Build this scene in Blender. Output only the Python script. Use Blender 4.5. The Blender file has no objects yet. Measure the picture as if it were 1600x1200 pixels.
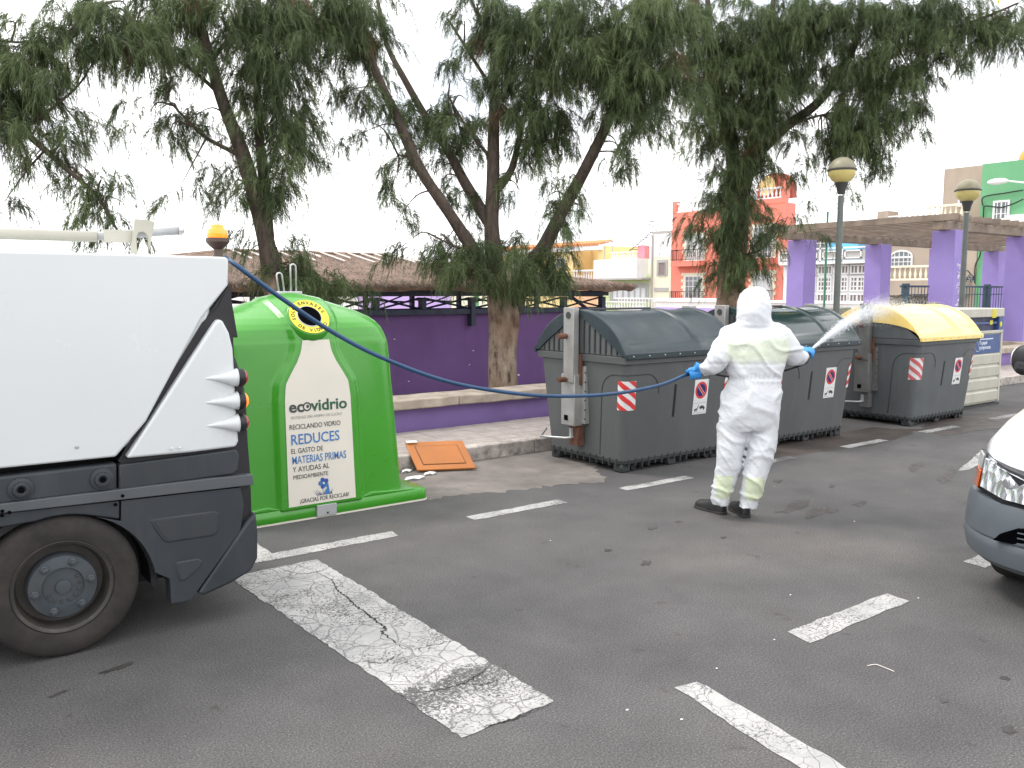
import bpy, math, random
import numpy as np
from mathutils import Vector, Matrix, noise as mnoise
R = math.radians
C = bpy.context.scene
col = C.collection
random.seed(7); rng = np.random.default_rng(7)

# ---------------------------------------------------------------- camera, sky, sun, exposure
cam = bpy.data.cameras.new('camera'); camo = bpy.data.objects.new('camera', cam); col.objects.link(camo)
CAM_AZ = 53.3; CAM_PITCH = 6.2
camo.location = (0, 0, 1.70)
camo.rotation_euler = (R(90 - CAM_PITCH), 0, R(CAM_AZ - 90))
cam.sensor_fit = 'HORIZONTAL'; cam.sensor_width = 36; cam.lens = 36 * 1334 / 1600
cam.clip_start = 0.05; cam.clip_end = 3000
C.camera = camo
SUN_EL, SUN_AZ = 58, 128          # azimuth from +X, counter-clockwise
w = bpy.data.worlds.new("World"); C.world = w; w.use_nodes = True
nt = w.node_tree; nt.nodes.clear()
out = nt.nodes.new('ShaderNodeOutputWorld'); bg = nt.nodes.new('ShaderNodeBackground')
sky = nt.nodes.new('ShaderNodeTexSky'); sky.sky_type = 'NISHITA'; sky.sun_disc = False
sky.sun_elevation = R(SUN_EL); sky.sun_rotation = R(90 - SUN_AZ)
tc = nt.nodes.new('ShaderNodeTexCoord'); mp = nt.nodes.new('ShaderNodeMapping'); mp.inputs['Scale'].default_value = (1, 1, 2.2)
nz = nt.nodes.new('ShaderNodeTexNoise'); nz.inputs['Scale'].default_value = 2.6; nz.inputs['Detail'].default_value = 6; nz.inputs['Roughness'].default_value = .55
rp = nt.nodes.new('ShaderNodeValToRGB'); rp.color_ramp.elements[0].position = .33; rp.color_ramp.elements[0].color = (.45, .45, .45, 1); rp.color_ramp.elements[1].position = .47; rp.color_ramp.elements[1].color = (1, 1, 1, 1)
mx = nt.nodes.new('ShaderNodeMix'); mx.data_type = 'RGBA'
mx.inputs[7].default_value = (14.6, 14.6, 14.7, 1)
L = nt.links.new
L(tc.outputs['Generated'], mp.inputs[0]); L(mp.outputs[0], nz.inputs['Vector']); L(nz.outputs['Fac'], rp.inputs[0])
L(rp.outputs[0], mx.inputs[0]); L(sky.outputs[0], mx.inputs[6]); L(mx.outputs[2], bg.inputs[0]); L(bg.outputs[0], out.inputs[0])
bg.inputs[1].default_value = .115
sl = bpy.data.lights.new('sun', 'SUN'); sl.energy = 1.5; sl.angle = R(14); sl.color = (1, .95, .88)
so = bpy.data.objects.new('sun', sl); col.objects.link(so)
so.rotation_euler = Vector((math.cos(R(SUN_AZ)) * math.cos(R(SUN_EL)), math.sin(R(SUN_AZ)) * math.cos(R(SUN_EL)), math.sin(R(SUN_EL)))).to_track_quat('Z', 'Y').to_euler()
C.view_settings.view_transform = 'Standard'; C.view_settings.look = 'None'; C.view_settings.gamma = 1; C.view_settings.use_curve_mapping = False
C.view_settings.exposure = 0.45

# ---------------------------------------------------------------- materials
def newmat(name):
    m = bpy.data.materials.new(name); m.use_nodes = True
    return m, m.node_tree, m.node_tree.nodes['Principled BSDF']
def coords(nt, scale=(1, 1, 1), rnd=True):
    tc = nt.nodes.new('ShaderNodeTexCoord'); mp = nt.nodes.new('ShaderNodeMapping'); mp.inputs['Scale'].default_value = scale
    nt.links.new(tc.outputs['Object'], mp.inputs[0])
    if rnd:
        oi = nt.nodes.new('ShaderNodeObjectInfo'); ml = nt.nodes.new('ShaderNodeMath'); ml.operation = 'MULTIPLY'; ml.inputs[1].default_value = 17
        nt.links.new(oi.outputs['Random'], ml.inputs[0]); nt.links.new(ml.outputs[0], mp.inputs['Location'])
    return mp.outputs[0]
def noise(nt, vec, scale, detail=4, rough=.55, dist=0):
    n = nt.nodes.new('ShaderNodeTexNoise'); n.inputs['Scale'].default_value = scale; n.inputs['Detail'].default_value = detail
    n.inputs['Roughness'].default_value = rough; n.inputs['Distortion'].default_value = dist
    nt.links.new(vec, n.inputs['Vector']); return n.outputs['Fac']
def ramp(nt, fac, stops):
    r = nt.nodes.new('ShaderNodeValToRGB'); e = r.color_ramp.elements
    while len(e) < len(stops): e.new(.5)
    for el, (p, c) in zip(e, stops):
        el.position = p; el.color = (c, c, c, 1) if isinstance(c, (int, float)) else (*c, 1)
    nt.links.new(fac, r.inputs[0]); return r.outputs[0]
def mix(nt, fac, a, b, mode='MIX'):
    m = nt.nodes.new('ShaderNodeMix'); m.data_type = 'RGBA'; m.blend_type = mode
    for sock, v in ((m.inputs[0], fac), (m.inputs[6], a), (m.inputs[7], b)):
        if isinstance(v, (int, float)): sock.default_value = v
        elif isinstance(v, tuple): sock.default_value = (*v, 1)
        else: nt.links.new(v, sock)
    return m.outputs[2]
def math_(nt, op, a, b=0):
    m = nt.nodes.new('ShaderNodeMath'); m.operation = op
    for s_, v in ((m.inputs[0], a), (m.inputs[1], b)):
        if isinstance(v, (int, float)): s_.default_value = v
        else: nt.links.new(v, s_)
    return m.outputs[0]
def bump(nt, bsdf, h, strength, dist=.01):
    b = nt.nodes.new('ShaderNodeBump'); b.inputs['Strength'].default_value = strength; b.inputs['Distance'].default_value = dist
    nt.links.new(h, b.inputs['Height']); nt.links.new(b.outputs[0], bsdf.inputs['Normal'])
def mat(name, c, rough=.6, var=.12, vs=3, bmp=.15, bs=60, metal=0, grime=0, gcol=(.12, .1, .08), gs=2.5, streak=True, coat=0, spec=.5, rvar=.1, dist=.004):
    m, nt, b = newmat(name); v = coords(nt)
    n1 = noise(nt, v, vs, 5)
    lo = tuple(x * (1 - var) for x in c); hi = tuple(min(1, x * (1 + var)) for x in c)
    cc = ramp(nt, n1, [(.3, lo), (.7, hi)])
    if grime:
        sv = coords(nt, (gs, gs, gs * (.18 if streak else 1)))
        gm = ramp(nt, noise(nt, sv, 2.2, 7, .65), [(.48, 0), (.78, 1)])
        cc = mix(nt, math_(nt, 'MULTIPLY', gm, grime), cc, gcol)
    nt.links.new(cc, b.inputs['Base Color'])
    b.inputs['Metallic'].default_value = metal; b.inputs['Specular IOR Level'].default_value = spec
    b.inputs['Coat Weight'].default_value = coat; b.inputs['Coat Roughness'].default_value = .16
    nt.links.new(ramp(nt, noise(nt, v, vs * 2.3, 4), [(.3, max(0, rough - rvar)), (.7, min(1, rough + rvar))]), b.inputs['Roughness'])
    if bmp: bump(nt, b, noise(nt, v, bs, 4), bmp, dist)
    return m
def asphalt_nodes(nt):
    v = coords(nt, rnd=False)
    big = noise(nt, v, .45, 6, .6); mid = noise(nt, v, 2.2, 5, .6); fine = noise(nt, v, 120, 3, .7); grit = noise(nt, v, 330, 2, .8)
    c = ramp(nt, big, [(.3, (.062, .061, .063)), (.55, (.086, .083, .083)), (.75, (.116, .105, .097))])
    c = mix(nt, .8, c, ramp(nt, mid, [(.3, .8), (.7, 1.15)]), 'MULTIPLY')
    c = mix(nt, .9, c, ramp(nt, fine, [(.3, .40), (.48, .95), (.62, 1.5), (.74, 2.9)]), 'MULTIPLY')
    c = mix(nt, .8, c, ramp(nt, grit, [(.3, .55), (.7, 1.6)]), 'MULTIPLY')
    spots = ramp(nt, noise(nt, v, 5.5, 3, .6), [(.66, 0), (.72, .45)])
    c = mix(nt, spots, c, (.045, .035, .03))
    return v, c, fine
m_asphalt, nt, b = newmat('asphalt'); v, c, f = asphalt_nodes(nt); nt.links.new(c, b.inputs['Base Color']); b.inputs['Roughness'].default_value = .9; b.inputs['Specular IOR Level'].default_value = .35; bump(nt, b, f, .5, .0042)
def paint_mat(name, wear, crack, yprof=None):
    m, nt, b = newmat(name); v, c, f = asphalt_nodes(nt)
    dn = nt.nodes.new('ShaderNodeTexNoise'); dn.inputs['Scale'].default_value = 5; dn.inputs['Detail'].default_value = 5; nt.links.new(v, dn.inputs['Vector'])
    ad = nt.nodes.new('ShaderNodeMix'); ad.data_type = 'VECTOR'; ad.inputs[0].default_value = .12
    nt.links.new(v, ad.inputs[4]); nt.links.new(dn.outputs['Color'], ad.inputs[5])
    cr = None
    for sc, th in ((3.2, .016), (9, .03), (30, .07)):
        vo = nt.nodes.new('ShaderNodeTexVoronoi'); vo.feature = 'DISTANCE_TO_EDGE'; vo.inputs['Scale'].default_value = sc; nt.links.new(ad.outputs[1], vo.inputs['Vector'])
        k = ramp(nt, vo.outputs['Distance'], [(0, 1), (th * crack, 0)])
        if sc > 20: k = math_(nt, 'MULTIPLY', k, ramp(nt, noise(nt, v, 2.5, 3), [(.42, 0), (.6, .9)]))
        cr = k if cr is None else math_(nt, 'MAXIMUM', cr, k)
    lowf = noise(nt, v, 1.7, 4, .6); sp = noise(nt, v, 75, 4, .75)
    th = math_(nt, 'SUBTRACT', sp, math_(nt, 'MULTIPLY', ramp(nt, lowf, [(.35, 0), (.65, 1)]), .22))
    if yprof:
        sp_ = nt.nodes.new('ShaderNodeSeparateXYZ'); nt.links.new(v, sp_.inputs[0]); mr_ = nt.nodes.new('ShaderNodeMapRange'); mr_.inputs[1].default_value = 2.6; mr_.inputs[2].default_value = 5.0
        nt.links.new(math_(nt, 'ADD', math_(nt, 'ADD', sp_.outputs['Y'], math_(nt, 'MULTIPLY', sp_.outputs['X'], -.10)), math_(nt, 'ADD', math_(nt, 'MULTIPLY', noise(nt, v, 6, 5, .65), .40), 0)), mr_.inputs[0]); th = math_(nt, 'ADD', math_(nt, 'MULTIPLY', th, .75), ramp(nt, mr_.outputs[0], yprof))
    wr = ramp(nt, th, [(wear, 0), (wear + .05, 1)])
    a = math_(nt, 'MAXIMUM', math_(nt, 'MULTIPLY', cr, .85), wr)
    pc = ramp(nt, noise(nt, v, 4, 5), [(.3, (.29, .29, .29)), (.7, (.47, .46, .45))])
    nt.links.new(mix(nt, a, pc, c), b.inputs['Base Color']); b.inputs['Roughness'].default_value = .75
    bump(nt, b, math_(nt, 'SUBTRACT', f, cr), .4, .004)
    return m
m_band = paint_mat('worn_road_paint', .385, 1.0, [(0, .10), (.10, .15), (.185, .15), (.21, -.05), (.30, -.05), (.33, .045), (.60, .055), (.76, .12), (.86, .04)])
m_line = paint_mat('road_line_paint', .455, .5)
m_line2 = paint_mat('faded_road_line_paint', .39, .6)
m_damp = mat('damp_asphalt', (.047, .042, .040), .6, .45, 14, .5, 95, dist=.006)
m_wet = mat('wet_asphalt', (.066, .054, .048), .5, .35, 3, .5, 95, dist=.006)
m_dust = mat('dusty_concrete', (.165, .147, .135), .9, .3, 2.2, .4, 90, grime=.9, gcol=(.095, .09, .087), streak=False, gs=1.6)
m_crack = mat('crack_black', (.02, .018, .016), .95)
m_kerb = mat('kerb_concrete', (.40, .36, .33), .9, .35, 5, .8, 35, grime=1.0, gcol=(.075, .066, .06), streak=False, gs=5, dist=.012)
m_tile = mat('pavement_tile', (.33, .29, .27), .9, .16, 6, .5, 70, grime=.4, gcol=(.15, .13, .12), streak=False, gs=2, dist=.006)
m_cap = mat('cap_concrete', (.40, .34, .28), .9, .25, 4, .6, 55, grime=.6, gcol=(.17, .14, .12), streak=False, gs=2.5, dist=.008)
m_purplewall = mat('purple_render', (.15, .078, .235), .85, .12, 1.2, .3, 30, grime=.25, gcol=(.09, .045, .12))
m_purplelow = mat('purple_bench_paint', (.20, .13, .34), .8, .12, 2, .35, 40, grime=.35, gcol=(.17, .12, .2), streak=False)
m_lilac = mat('lilac_paint', (.28, .215, .52), .75, .08, 1.5, .2, 40, grime=.2, gcol=(.26, .2, .4))
m_navy = mat('navy_timber_paint', (.028, .038, .075), .6, .2, 6, .3, 40)
m_timber = mat('weathered_timber', (.25, .20, .16), .9, .3, 3, .7, 30, grime=.4, gcol=(.12, .1, .09), dist=.01)
m_thatch = mat('heather_thatch', (.24, .16, .12), .95, .4, 5, 1, 40, dist=.03)
m_glint_twig = mat('pale_glint_and_twig', (.72, .66, .62), .8, .1)  # near white for sun glints on the thatch slats; also the dry twig
m_earth = mat('earth', (.26, .2, .14), .95, .3, 1.2, .6, 12, dist=.03)
m_plaza = mat('plaza_paving', (.33, .30, .28), .9, .15, 2, .3, 30)
m_igloo = mat('green_container_shell', (.042, .27, .015), .30, .05, 1.5, .05, 12, coat=.35, rvar=.06, dist=.01)
m_sticker = mat('cream_sticker', (.68, .64, .56), .45, .03, 2, .02)
m_ringy = mat('yellow_ring_print', (.82, .68, .04), .4, .04)
m_ink = mat('dark_ink', (.04, .05, .05), .5); m_inkgreen = mat('green_ink', (.015, .09, .045), .5); m_inkblue = mat('blue_ink', (.04, .17, .42), .5); m_inkgrey = mat('grey_ink', (.35, .35, .33), .5)
m_inkdblue = mat('deep_blue_ink', (.03, .08, .33), .5)
m_hole = mat('black_opening', (.004, .004, .005), .95, spec=0)
m_galv = mat('galvanised_steel', (.52, .53, .54), .45, .15, 8, .15, 60, metal=.75, grime=.25, gcol=(.25, .18, .13))
m_plate = mat('dull_zinc_plate', (.42, .43, .44), .5, .1, 8, .1, 60, metal=.3)
m_bin = mat('grey_bin_plastic', (.096, .102, .105), .50, .08, 1.5, .12, 90, grime=.35, gcol=(.15, .15, .14), spec=.4)
m_binwet = mat('wet_grey_bin_plastic', (.098, .108, .112), .4, .1, 2, .2, 60, grime=.35, gcol=(.17, .175, .18), spec=.45)
m_bindark = mat('bin_skirt_plastic', (.035, .038, .04), .55, .2, 5, .2, 60)
m_lid1 = mat('dark_green_lid', (.016, .030, .037), .42, .15, 1.5, .1, 40, grime=.35, gcol=(.06, .085, .09), streak=False, rvar=.1)
m_lid2 = mat('wet_dark_green_lid', (.010, .028, .028), .12, .12, 2, .12, 14, spec=.7, rvar=.06)
m_lid3 = mat('wet_yellow_lid', (.88, .66, .22), .22, .05, 2, .1, 14, rvar=.08)
m_rust = mat('rusty_steel', (.14, .062, .04), .8, .4, 12, .4, 60, metal=.2)
m_arm = mat('grey_painted_steel_arm', (.36, .36, .35), .5, .12, 6, .15, 60, metal=.4, grime=.5, gcol=(.16, .09, .06))
m_armwet = mat('dull_wet_steel_arm', (.18, .185, .18), .45, .15, 6, .15, 60, metal=.3, grime=.5, gcol=(.12, .1, .08))
m_white = mat('white_sheet_print', (.72, .72, .72), .4, .03); m_red = mat('red_reflective_print', (.62, .045, .045), .4, .05); m_navyp = mat('navy_print', (.02, .02, .13), .4)
m_faded = mat('faded_red_print', (.55, .12, .13), .5, .1)
m_paper = mat('cream_panel_steel', (.47, .46, .39), .5, .06, 2, .1, 40, grime=.35, gcol=(.25, .22, .16))
m_pblue = mat('blue_panel_print', (.045, .085, .23), .45, .08); m_pdark = mat('dark_blue_slot', (.02, .025, .075), .5); m_pyel = mat('yellow_paint_splash', (.6, .52, .02), .6); m_pwhite = mat('pale_print', (.62, .68, .78), .5)
m_suit_base = None
m_glove = mat('blue_nitrile', (.03, .24, .62), .38, .12, 20, .3, 60, dist=.004)
m_shoe = mat('black_leather', (.02, .02, .022), .5, .2, 14, .3, 60); m_sole = mat('dark_rubber_sole', (.035, .034, .033), .8)
m_skin = mat('skin', (.45, .27, .19), .5)
m_hose = mat('blue_rubber_hose', (.010, .05, .125), .42, .15, 8, .1, 60); m_black = mat('black_rubber', (.014, .014, .015), .6, .2, 9, .2, 60)
m_truck = mat('white_truck_panel', (.575, .60, .61), .25, .015, 1.2, .03, 5, coat=.4, rvar=.05, grime=.07, gcol=(.5, .48, .45))
m_tgrey = mat('dark_grey_truck_plastic', (.030, .036, .043), .5, .15, 3, .12, 80, grime=.45, gcol=(.065, .065, .064), spec=.35); m_tstrip = mat('grey_rail', (.068, .076, .084), .48, .12, 3, .12, 60, grime=.3, gcol=(.11, .105, .1))
m_tblack = mat('black_truck_trim', (.010, .010, .013), .5, .2, 4)
m_tyre = mat('tyre_rubber', (.022, .019, .018), .85, .3, 9, .35, 60, grime=.6, gcol=(.046, .038, .032), streak=False)
m_rim = mat('dusty_dark_rim', (.035, .032, .03), .6, .25, 7, .2, 60, grime=.5, gcol=(.11, .09, .07), streak=False); m_hub = mat('grey_wheel_hub', (.042, .052, .061), .5, .15, 8, .15, 60, grime=.4, gcol=(.075, .06, .05), streak=False)
m_carw = mat('white_car_paint', (.74, .75, .77), .18, .02, 1, 0, coat=1, rvar=.03); m_carg = mat('grey_unpainted_bumper', (.085, .100, .115), .48, .12, 3, .12, 80)
def lens(name, c, emit=0, rough=.12, tr=.0):
    m, nt, b = newmat(name); b.inputs['Base Color'].default_value = (*c, 1); b.inputs['Roughness'].default_value = rough; b.inputs['Coat Weight'].default_value = .8; b.inputs['Transmission Weight'].default_value = tr
    if emit: b.inputs['Emission Color'].default_value = (*c, 1); b.inputs['Emission Strength'].default_value = emit
    return m
m_lred = lens('red_lens', (.32, .015, .02)); m_lor = lens('lit_orange_lens', (1, .22, .01), .8); m_lor2 = lens('orange_lens', (.75, .13, .01)); m_beac = lens('amber_beacon', (1, .30, .02), .5)
m_glasscar = lens('car_glass', (.02, .024, .026), 0, .05)
m_hlin, nt, b = newmat('headlamp_reflector'); b.inputs['Metallic'].default_value = .9; b.inputs['Base Color'].default_value = (.75, .77, .8, 1); b.inputs['Roughness'].default_value = .22
vo = nt.nodes.new('ShaderNodeTexVoronoi'); vo.inputs['Scale'].default_value = 26; nt.links.new(coords(nt, (1, 1, .4)), vo.inputs['Vector']); bump(nt, b, vo.outputs['Distance'], .5, .02)
m_wood = mat('orange_varnished_wood', (.42, .14, .025), .38, .12, 2, .1, 30, grime=.15, gcol=(.25, .1, .03), streak=False, gs=3); m_woodd = mat('wood_groove', (.16, .05, .015), .6)
m_bark, nt, b = newmat('bark'); v = coords(nt, (3.6, 3.6, 1.3)); c1 = ramp(nt, noise(nt, v, 3, 8, .7), [(.36, (.055, .04, .03)), (.47, (.24, .18, .135)), (.7, (.42, .34, .27))])
c1 = mix(nt, ramp(nt, noise(nt, coords(nt), 1.3, 3), [(.4, 0), (.65, .5)]), c1, (.17, .085, .05)); nt.links.new(c1, b.inputs['Base Color']); b.inputs['Roughness'].default_value = .95; bump(nt, b, noise(nt, v, 4, 8, .75), 1, .04)
m_barkd, nt, b = newmat('branch_bark'); v = coords(nt, (5, 5, 1.6)); nt.links.new(ramp(nt, noise(nt, v, 4, 6, .7), [(.3, (.028, .021, .017)), (.7, (.115, .085, .066))]), b.inputs['Base Color']); b.inputs['Roughness'].default_value = .95; bump(nt, b, noise(nt, v, 6, 6), .8, .02)
def leafmat(name, dark, lite, dry=(.16, .09, .05)):
    m, nt, b = newmat(name); at = nt.nodes.new('ShaderNodeAttribute'); at.attribute_name = 'tint'
    c = ramp(nt, at.outputs['Fac'], [(0, dark), (.88, lite), (.93, lite), (.96, dry)])
    nt.links.new(c, b.inputs['Base Color']); b.inputs['Roughness'].default_value = .55; b.inputs['Specular IOR Level'].default_value = .3
    tr = nt.nodes.new('ShaderNodeBsdfTranslucent'); ms = nt.nodes.new('ShaderNodeMixShader'); ms.inputs[0].default_value = .3
    nt.links.new(c, tr.inputs[0]); nt.links.new(b.outputs[0], ms.inputs[1]); nt.links.new(tr.outputs[0], ms.inputs[2])
    nt.links.new(ms.outputs[0], nt.nodes['Material Output'].inputs['Surface']); return m
m_leaf = leafmat('needle_foliage', (.024, .043, .020), (.155, .205, .085))
m_pane = lens('window_glass', (.10, .12, .14), 0, .08); m_pane2 = mat('curtained_glass', (.62, .65, .68), .25, .15, 1.5, 0); m_panebrown = mat('brown_blind', (.22, .18, .17), .6)

# ---------------------------------------------------------------- mesh helpers
def tag(o, label=None, cat=None, group=None, kind=None):
    if label: o['label'] = label
    if cat: o['category'] = cat
    if group: o['group'] = group
    if kind: o['kind'] = kind
    return o
def empty(name, loc, label=None, cat=None, group=None, rz=0):
    o = bpy.data.objects.new(name, None); col.objects.link(o); o.location = loc; o.rotation_euler = (0, 0, rz); o.empty_display_size = .1
    return tag(o, label, cat, group)
def kids(o): return [c for c in bpy.data.objects if c.parent is o]
def copy_tree(o, parent=None, cm=None):
    if cm is None:
        cm = {}
        for x in bpy.data.objects:
            if x.parent: cm.setdefault(x.parent.name, []).append(x)
    c = o.copy(); col.objects.link(c); c.parent = parent
    for ch in cm.get(o.name, []): copy_tree(ch, c, cm)
    return c
class MB:
    def __init__(s): s.v = []; s.f = []
    def add(s, vs, fs):
        n = len(s.v); s.v += [tuple(p) for p in vs]; s.f += [tuple(i + n for i in f) for f in fs]; return s
    def box(s, x0, x1, y0, y1, z0, z1):
        return s.add([(x0, y0, z0), (x1, y0, z0), (x1, y1, z0), (x0, y1, z0), (x0, y0, z1), (x1, y0, z1), (x1, y1, z1), (x0, y1, z1)],
                     [(0, 3, 2, 1), (4, 5, 6, 7), (0, 1, 5, 4), (1, 2, 6, 5), (2, 3, 7, 6), (3, 0, 4, 7)])
    def tube(s, pts, r, seg=8, cap=True, rough=0, flat=(1, 1)):
        pts = [Vector(p) for p in pts]; n = len(pts)
        rs = r if isinstance(r, (list, tuple)) else [r] * n
        rings = []; prev = None
        for i, p in enumerate(pts):
            t = (pts[min(i + 1, n - 1)] - pts[max(i - 1, 0)]).normalized()
            if prev is None: a = Vector((0, 0, 1)) if abs(t.z) < .9 else Vector((1, 0, 0)); a = (a - t * a.dot(t)).normalized()
            else: a = (prev - t * prev.dot(t)).normalized()
            prev = a; b_ = t.cross(a)
            rings.append([p + (a * math.cos(2 * math.pi * k / seg) * flat[0] + b_ * math.sin(2 * math.pi * k / seg) * flat[1]) * rs[i] * (1 + rough * (random.random() - .5)) for k in range(seg)])
        return s.rings(rings, cap)
    def rings(s, rings, cap=True, closed=True):
        m = len(rings[0]); vs = [p for r_ in rings for p in r_]; fs = []
        for i in range(len(rings) - 1):
            for k in range(m if closed else m - 1):
                k2 = (k + 1) % m; fs.append((i * m + k, i * m + k2, (i + 1) * m + k2, (i + 1) * m + k))
        if cap: fs.append(tuple(range(m - 1, -1, -1))); fs.append(tuple((len(rings) - 1) * m + k for k in range(m)))
        return s.add(vs, fs)
    def prism(s, poly, axis, a, b_):
        # poly in the two remaining axes (x,z for axis y; y,z for axis x; x,y for axis z)
        def P(q, h): return (h, q[0], q[1]) if axis == 'x' else (q[0], h, q[1]) if axis == 'y' else (q[0], q[1], h)
        n = len(poly); vs = [P(q, a) for q in poly] + [P(q, b_) for q in poly]
        fs = [tuple(range(n - 1, -1, -1)), tuple(range(n, 2 * n))] + [(i, (i + 1) % n, (i + 1) % n + n, i + n) for i in range(n)]
        return s.add(vs, fs)
    def sphere(s, c, r, seg=16, rn=10, sc=(1, 1, 1)):
        rings = []
        for i in range(rn + 1):
            a = math.pi * (i / rn) ; a = min(max(a, .02), math.pi - .02)
            rings.append([(c[0] + r * sc[0] * math.sin(a) * math.cos(2 * math.pi * k / seg), c[1] + r * sc[1] * math.sin(a) * math.sin(2 * math.pi * k / seg), c[2] + r * sc[2] * math.cos(a)) for k in range(seg)])
        return s.rings(rings)
    def lathe(s, prof, c, axis='y', seg=32, cap=True):
        # prof: (radius, height along axis)
        rings = []
        for r_, h in prof:
            ring = []
            for k in range(seg):
                a = 2 * math.pi * k / seg; u, v_ = r_ * math.cos(a), r_ * math.sin(a)
                ring.append((c[0] + u, c[1] + h, c[2] + v_) if axis == 'y' else (c[0] + h, c[1] + u, c[2] + v_) if axis == 'x' else (c[0] + u, c[1] + v_, c[2] + h))
            rings.append(ring)
        return s.rings(rings, cap)
    def build(s, name, m, parent=None, off=(0, 0, 0), bevel=0, smooth=False, seg=2, label=None, kind=None):
        me = bpy.data.meshes.new(name); me.from_pydata([(p[0] - off[0], p[1] - off[1], p[2] - off[2]) for p in s.v], [], s.f); me.validate()
        import bmesh
        bm = bmesh.new(); bm.from_mesh(me); bmesh.ops.recalc_face_normals(bm, faces=bm.faces[:]); bm.to_mesh(me); bm.free()
        me.materials.append(m)
        o = bpy.data.objects.new(name, me); col.objects.link(o); o.parent = parent
        if bevel:
            bv = o.modifiers.new('bevel', 'BEVEL'); bv.width = bevel; bv.segments = seg; bv.limit_method = 'ANGLE'; bv.angle_limit = R(35)
        if smooth or bevel:
            me.polygons.foreach_set('use_smooth', [True] * len(me.polygons))
            if bevel or smooth == 'auto':
                try: me.set_sharp_from_angle(angle=R(40))
                except Exception: pass
        if label: o['label'] = label
        if kind: o['kind'] = kind
        return o
def cat_curve(pts, n=8):
    P = [Vector(p) for p in pts]; out_ = []
    for i in range(len(P) - 1):
        p0, p1, p2, p3 = P[max(i - 1, 0)], P[i], P[i + 1], P[min(i + 2, len(P) - 1)]
        for k in range(n):
            t = k / n; out_.append(.5 * ((2 * p1) + (p2 - p0) * t + (2 * p0 - 5 * p1 + 4 * p2 - p3) * t * t + (3 * p1 - p0 - 3 * p2 + p3) * t ** 3))
    out_.append(P[-1]); return out_
def interp(x, xs, ys): return float(np.interp(x, xs, ys))
def text(name, s, size, origin, m, parent, xdir=(1, 0, 0), up=(0, 0, 1), align='LEFT', sx=1, off=(0, 0, 0), ext=.0006, bold=0, shear=0):
    cu = bpy.data.curves.new(name, 'FONT'); cu.body = s; cu.size = size; cu.align_x = align; cu.extrude = ext; cu.offset = bold; cu.resolution_u = 3; cu.shear = shear
    t = bpy.data.objects.new(name, cu); col.objects.link(t)
    dg = bpy.context.evaluated_depsgraph_get(); me = bpy.data.meshes.new_from_object(t.evaluated_get(dg))
    bpy.data.objects.remove(t); X = Vector(xdir).normalized(); Z = Vector(up).normalized(); Yv = Z; N = X.cross(Yv)
    M_ = Matrix(((X.x * sx, Yv.x, N.x, origin[0] - off[0]), (X.y * sx, Yv.y, N.y, origin[1] - off[1]), (X.z * sx, Yv.z, N.z, origin[2] - off[2]), (0, 0, 0, 1)))
    me.transform(M_); me.materials.clear(); me.materials.append(m)
    o = bpy.data.objects.new(name, me); col.objects.link(o); o.parent = parent; return o
def grid_sheet(name, x0, x1, y0, y1, z, m, kind='structure'):
    return tag(MB().add([(x0, y0, z), (x1, y0, z), (x1, y1, z), (x0, y1, z)], [(0, 1, 2, 3)]).build(name, m), kind=kind)
def rough_sheet(name, poly, z, m, amp=.012, step=.05):
    out_ = []; n = len(poly)
    for i in range(n):
        a, b_ = Vector((*poly[i][:2], 0)), Vector((*poly[(i + 1) % n][:2], 0)); k = max(1, int((b_ - a).length / step)); nrm = (b_ - a).normalized().cross(Vector((0, 0, 1)))
        for j in range(k):
            p = a + (b_ - a) * (j / k); d = mnoise.noise(p * 4) * amp * .8 + (random.random() - .5) * amp
            out_.append((p.x + nrm.x * d, p.y + nrm.y * d, z))
    return tag(MB().add(out_, [tuple(range(len(out_)))]).build(name, m), kind='structure')
def blob_sheet(name, cx, cy, rx, ry, rot, z, m, n=40, amp=.35):
    ph = random.random() * 100; pts = []
    for k in range(n):
        a = 2 * math.pi * k / n; q = 1 + amp * (mnoise.noise((math.cos(a) * 1.6 + ph, math.sin(a) * 1.6, ph)) + .5 * mnoise.noise((math.cos(a) * 5 + ph, math.sin(a) * 5, ph)))
        u, v_ = rx * q * math.cos(a), ry * q * math.sin(a)
        pts.append((cx + u * math.cos(rot) - v_ * math.sin(rot), cy + u * math.sin(rot) + v_ * math.cos(rot), z))
    return tag(MB().add(pts, [tuple(range(n))]).build(name, m), kind='structure')

# ---------------------------------------------------------------- ground, road, markings
grid_sheet('ground', -400, 900, 7.3, 1200, -2.2, m_earth)
road = MB(); road.box(-40, 70, -30, 7.04, -.5, 0); tag(road.build('road', m_asphalt), kind='structure')
rough_sheet('concrete_gutter', [(3.55, 5.9), (5.2, 5.55), (5.6, 6.2), (6.9, 6.9), (6.9, 7.03), (3.5, 7.03)], .0018, m_dust, .10, .05)
# white bay markings along the bins
dz = .0028
rough_sheet('bay_marking', [(1.82, 5.14), (2.84, 5.14), (2.86, 5.27), (1.98, 5.27), (1.98, 5.62), (1.80, 5.62)], dz, m_line)
for i, (a, b_) in enumerate([(3.50, 4.40), (5.08, 5.92), (6.62, 7.50), (8.42, 9.22), (10.08, 10.9), (11.9, 12.7), (13.6, 14.4)]):
    rough_sheet('bay_marking', [(a, 5.16), (b_, 5.15), (b_, 5.27), (a, 5.28)], dz, m_line if i in (0, 3) else m_line2)
rough_sheet('lane_marking', [(3.54, 2.33), (4.47, 2.34), (4.49, 2.48), (3.57, 2.48)], dz, m_line)
rough_sheet('lane_marking', [(5.40, 2.36), (6.3, 2.36), (6.3, 2.5), (5.42, 2.5)], dz, m_line)
rough_sheet('lane_marking', [(8.15, 3.86), (8.35, 3.83), (9.6, 4.1), (9.5, 4.25)], dz, m_line)
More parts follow.
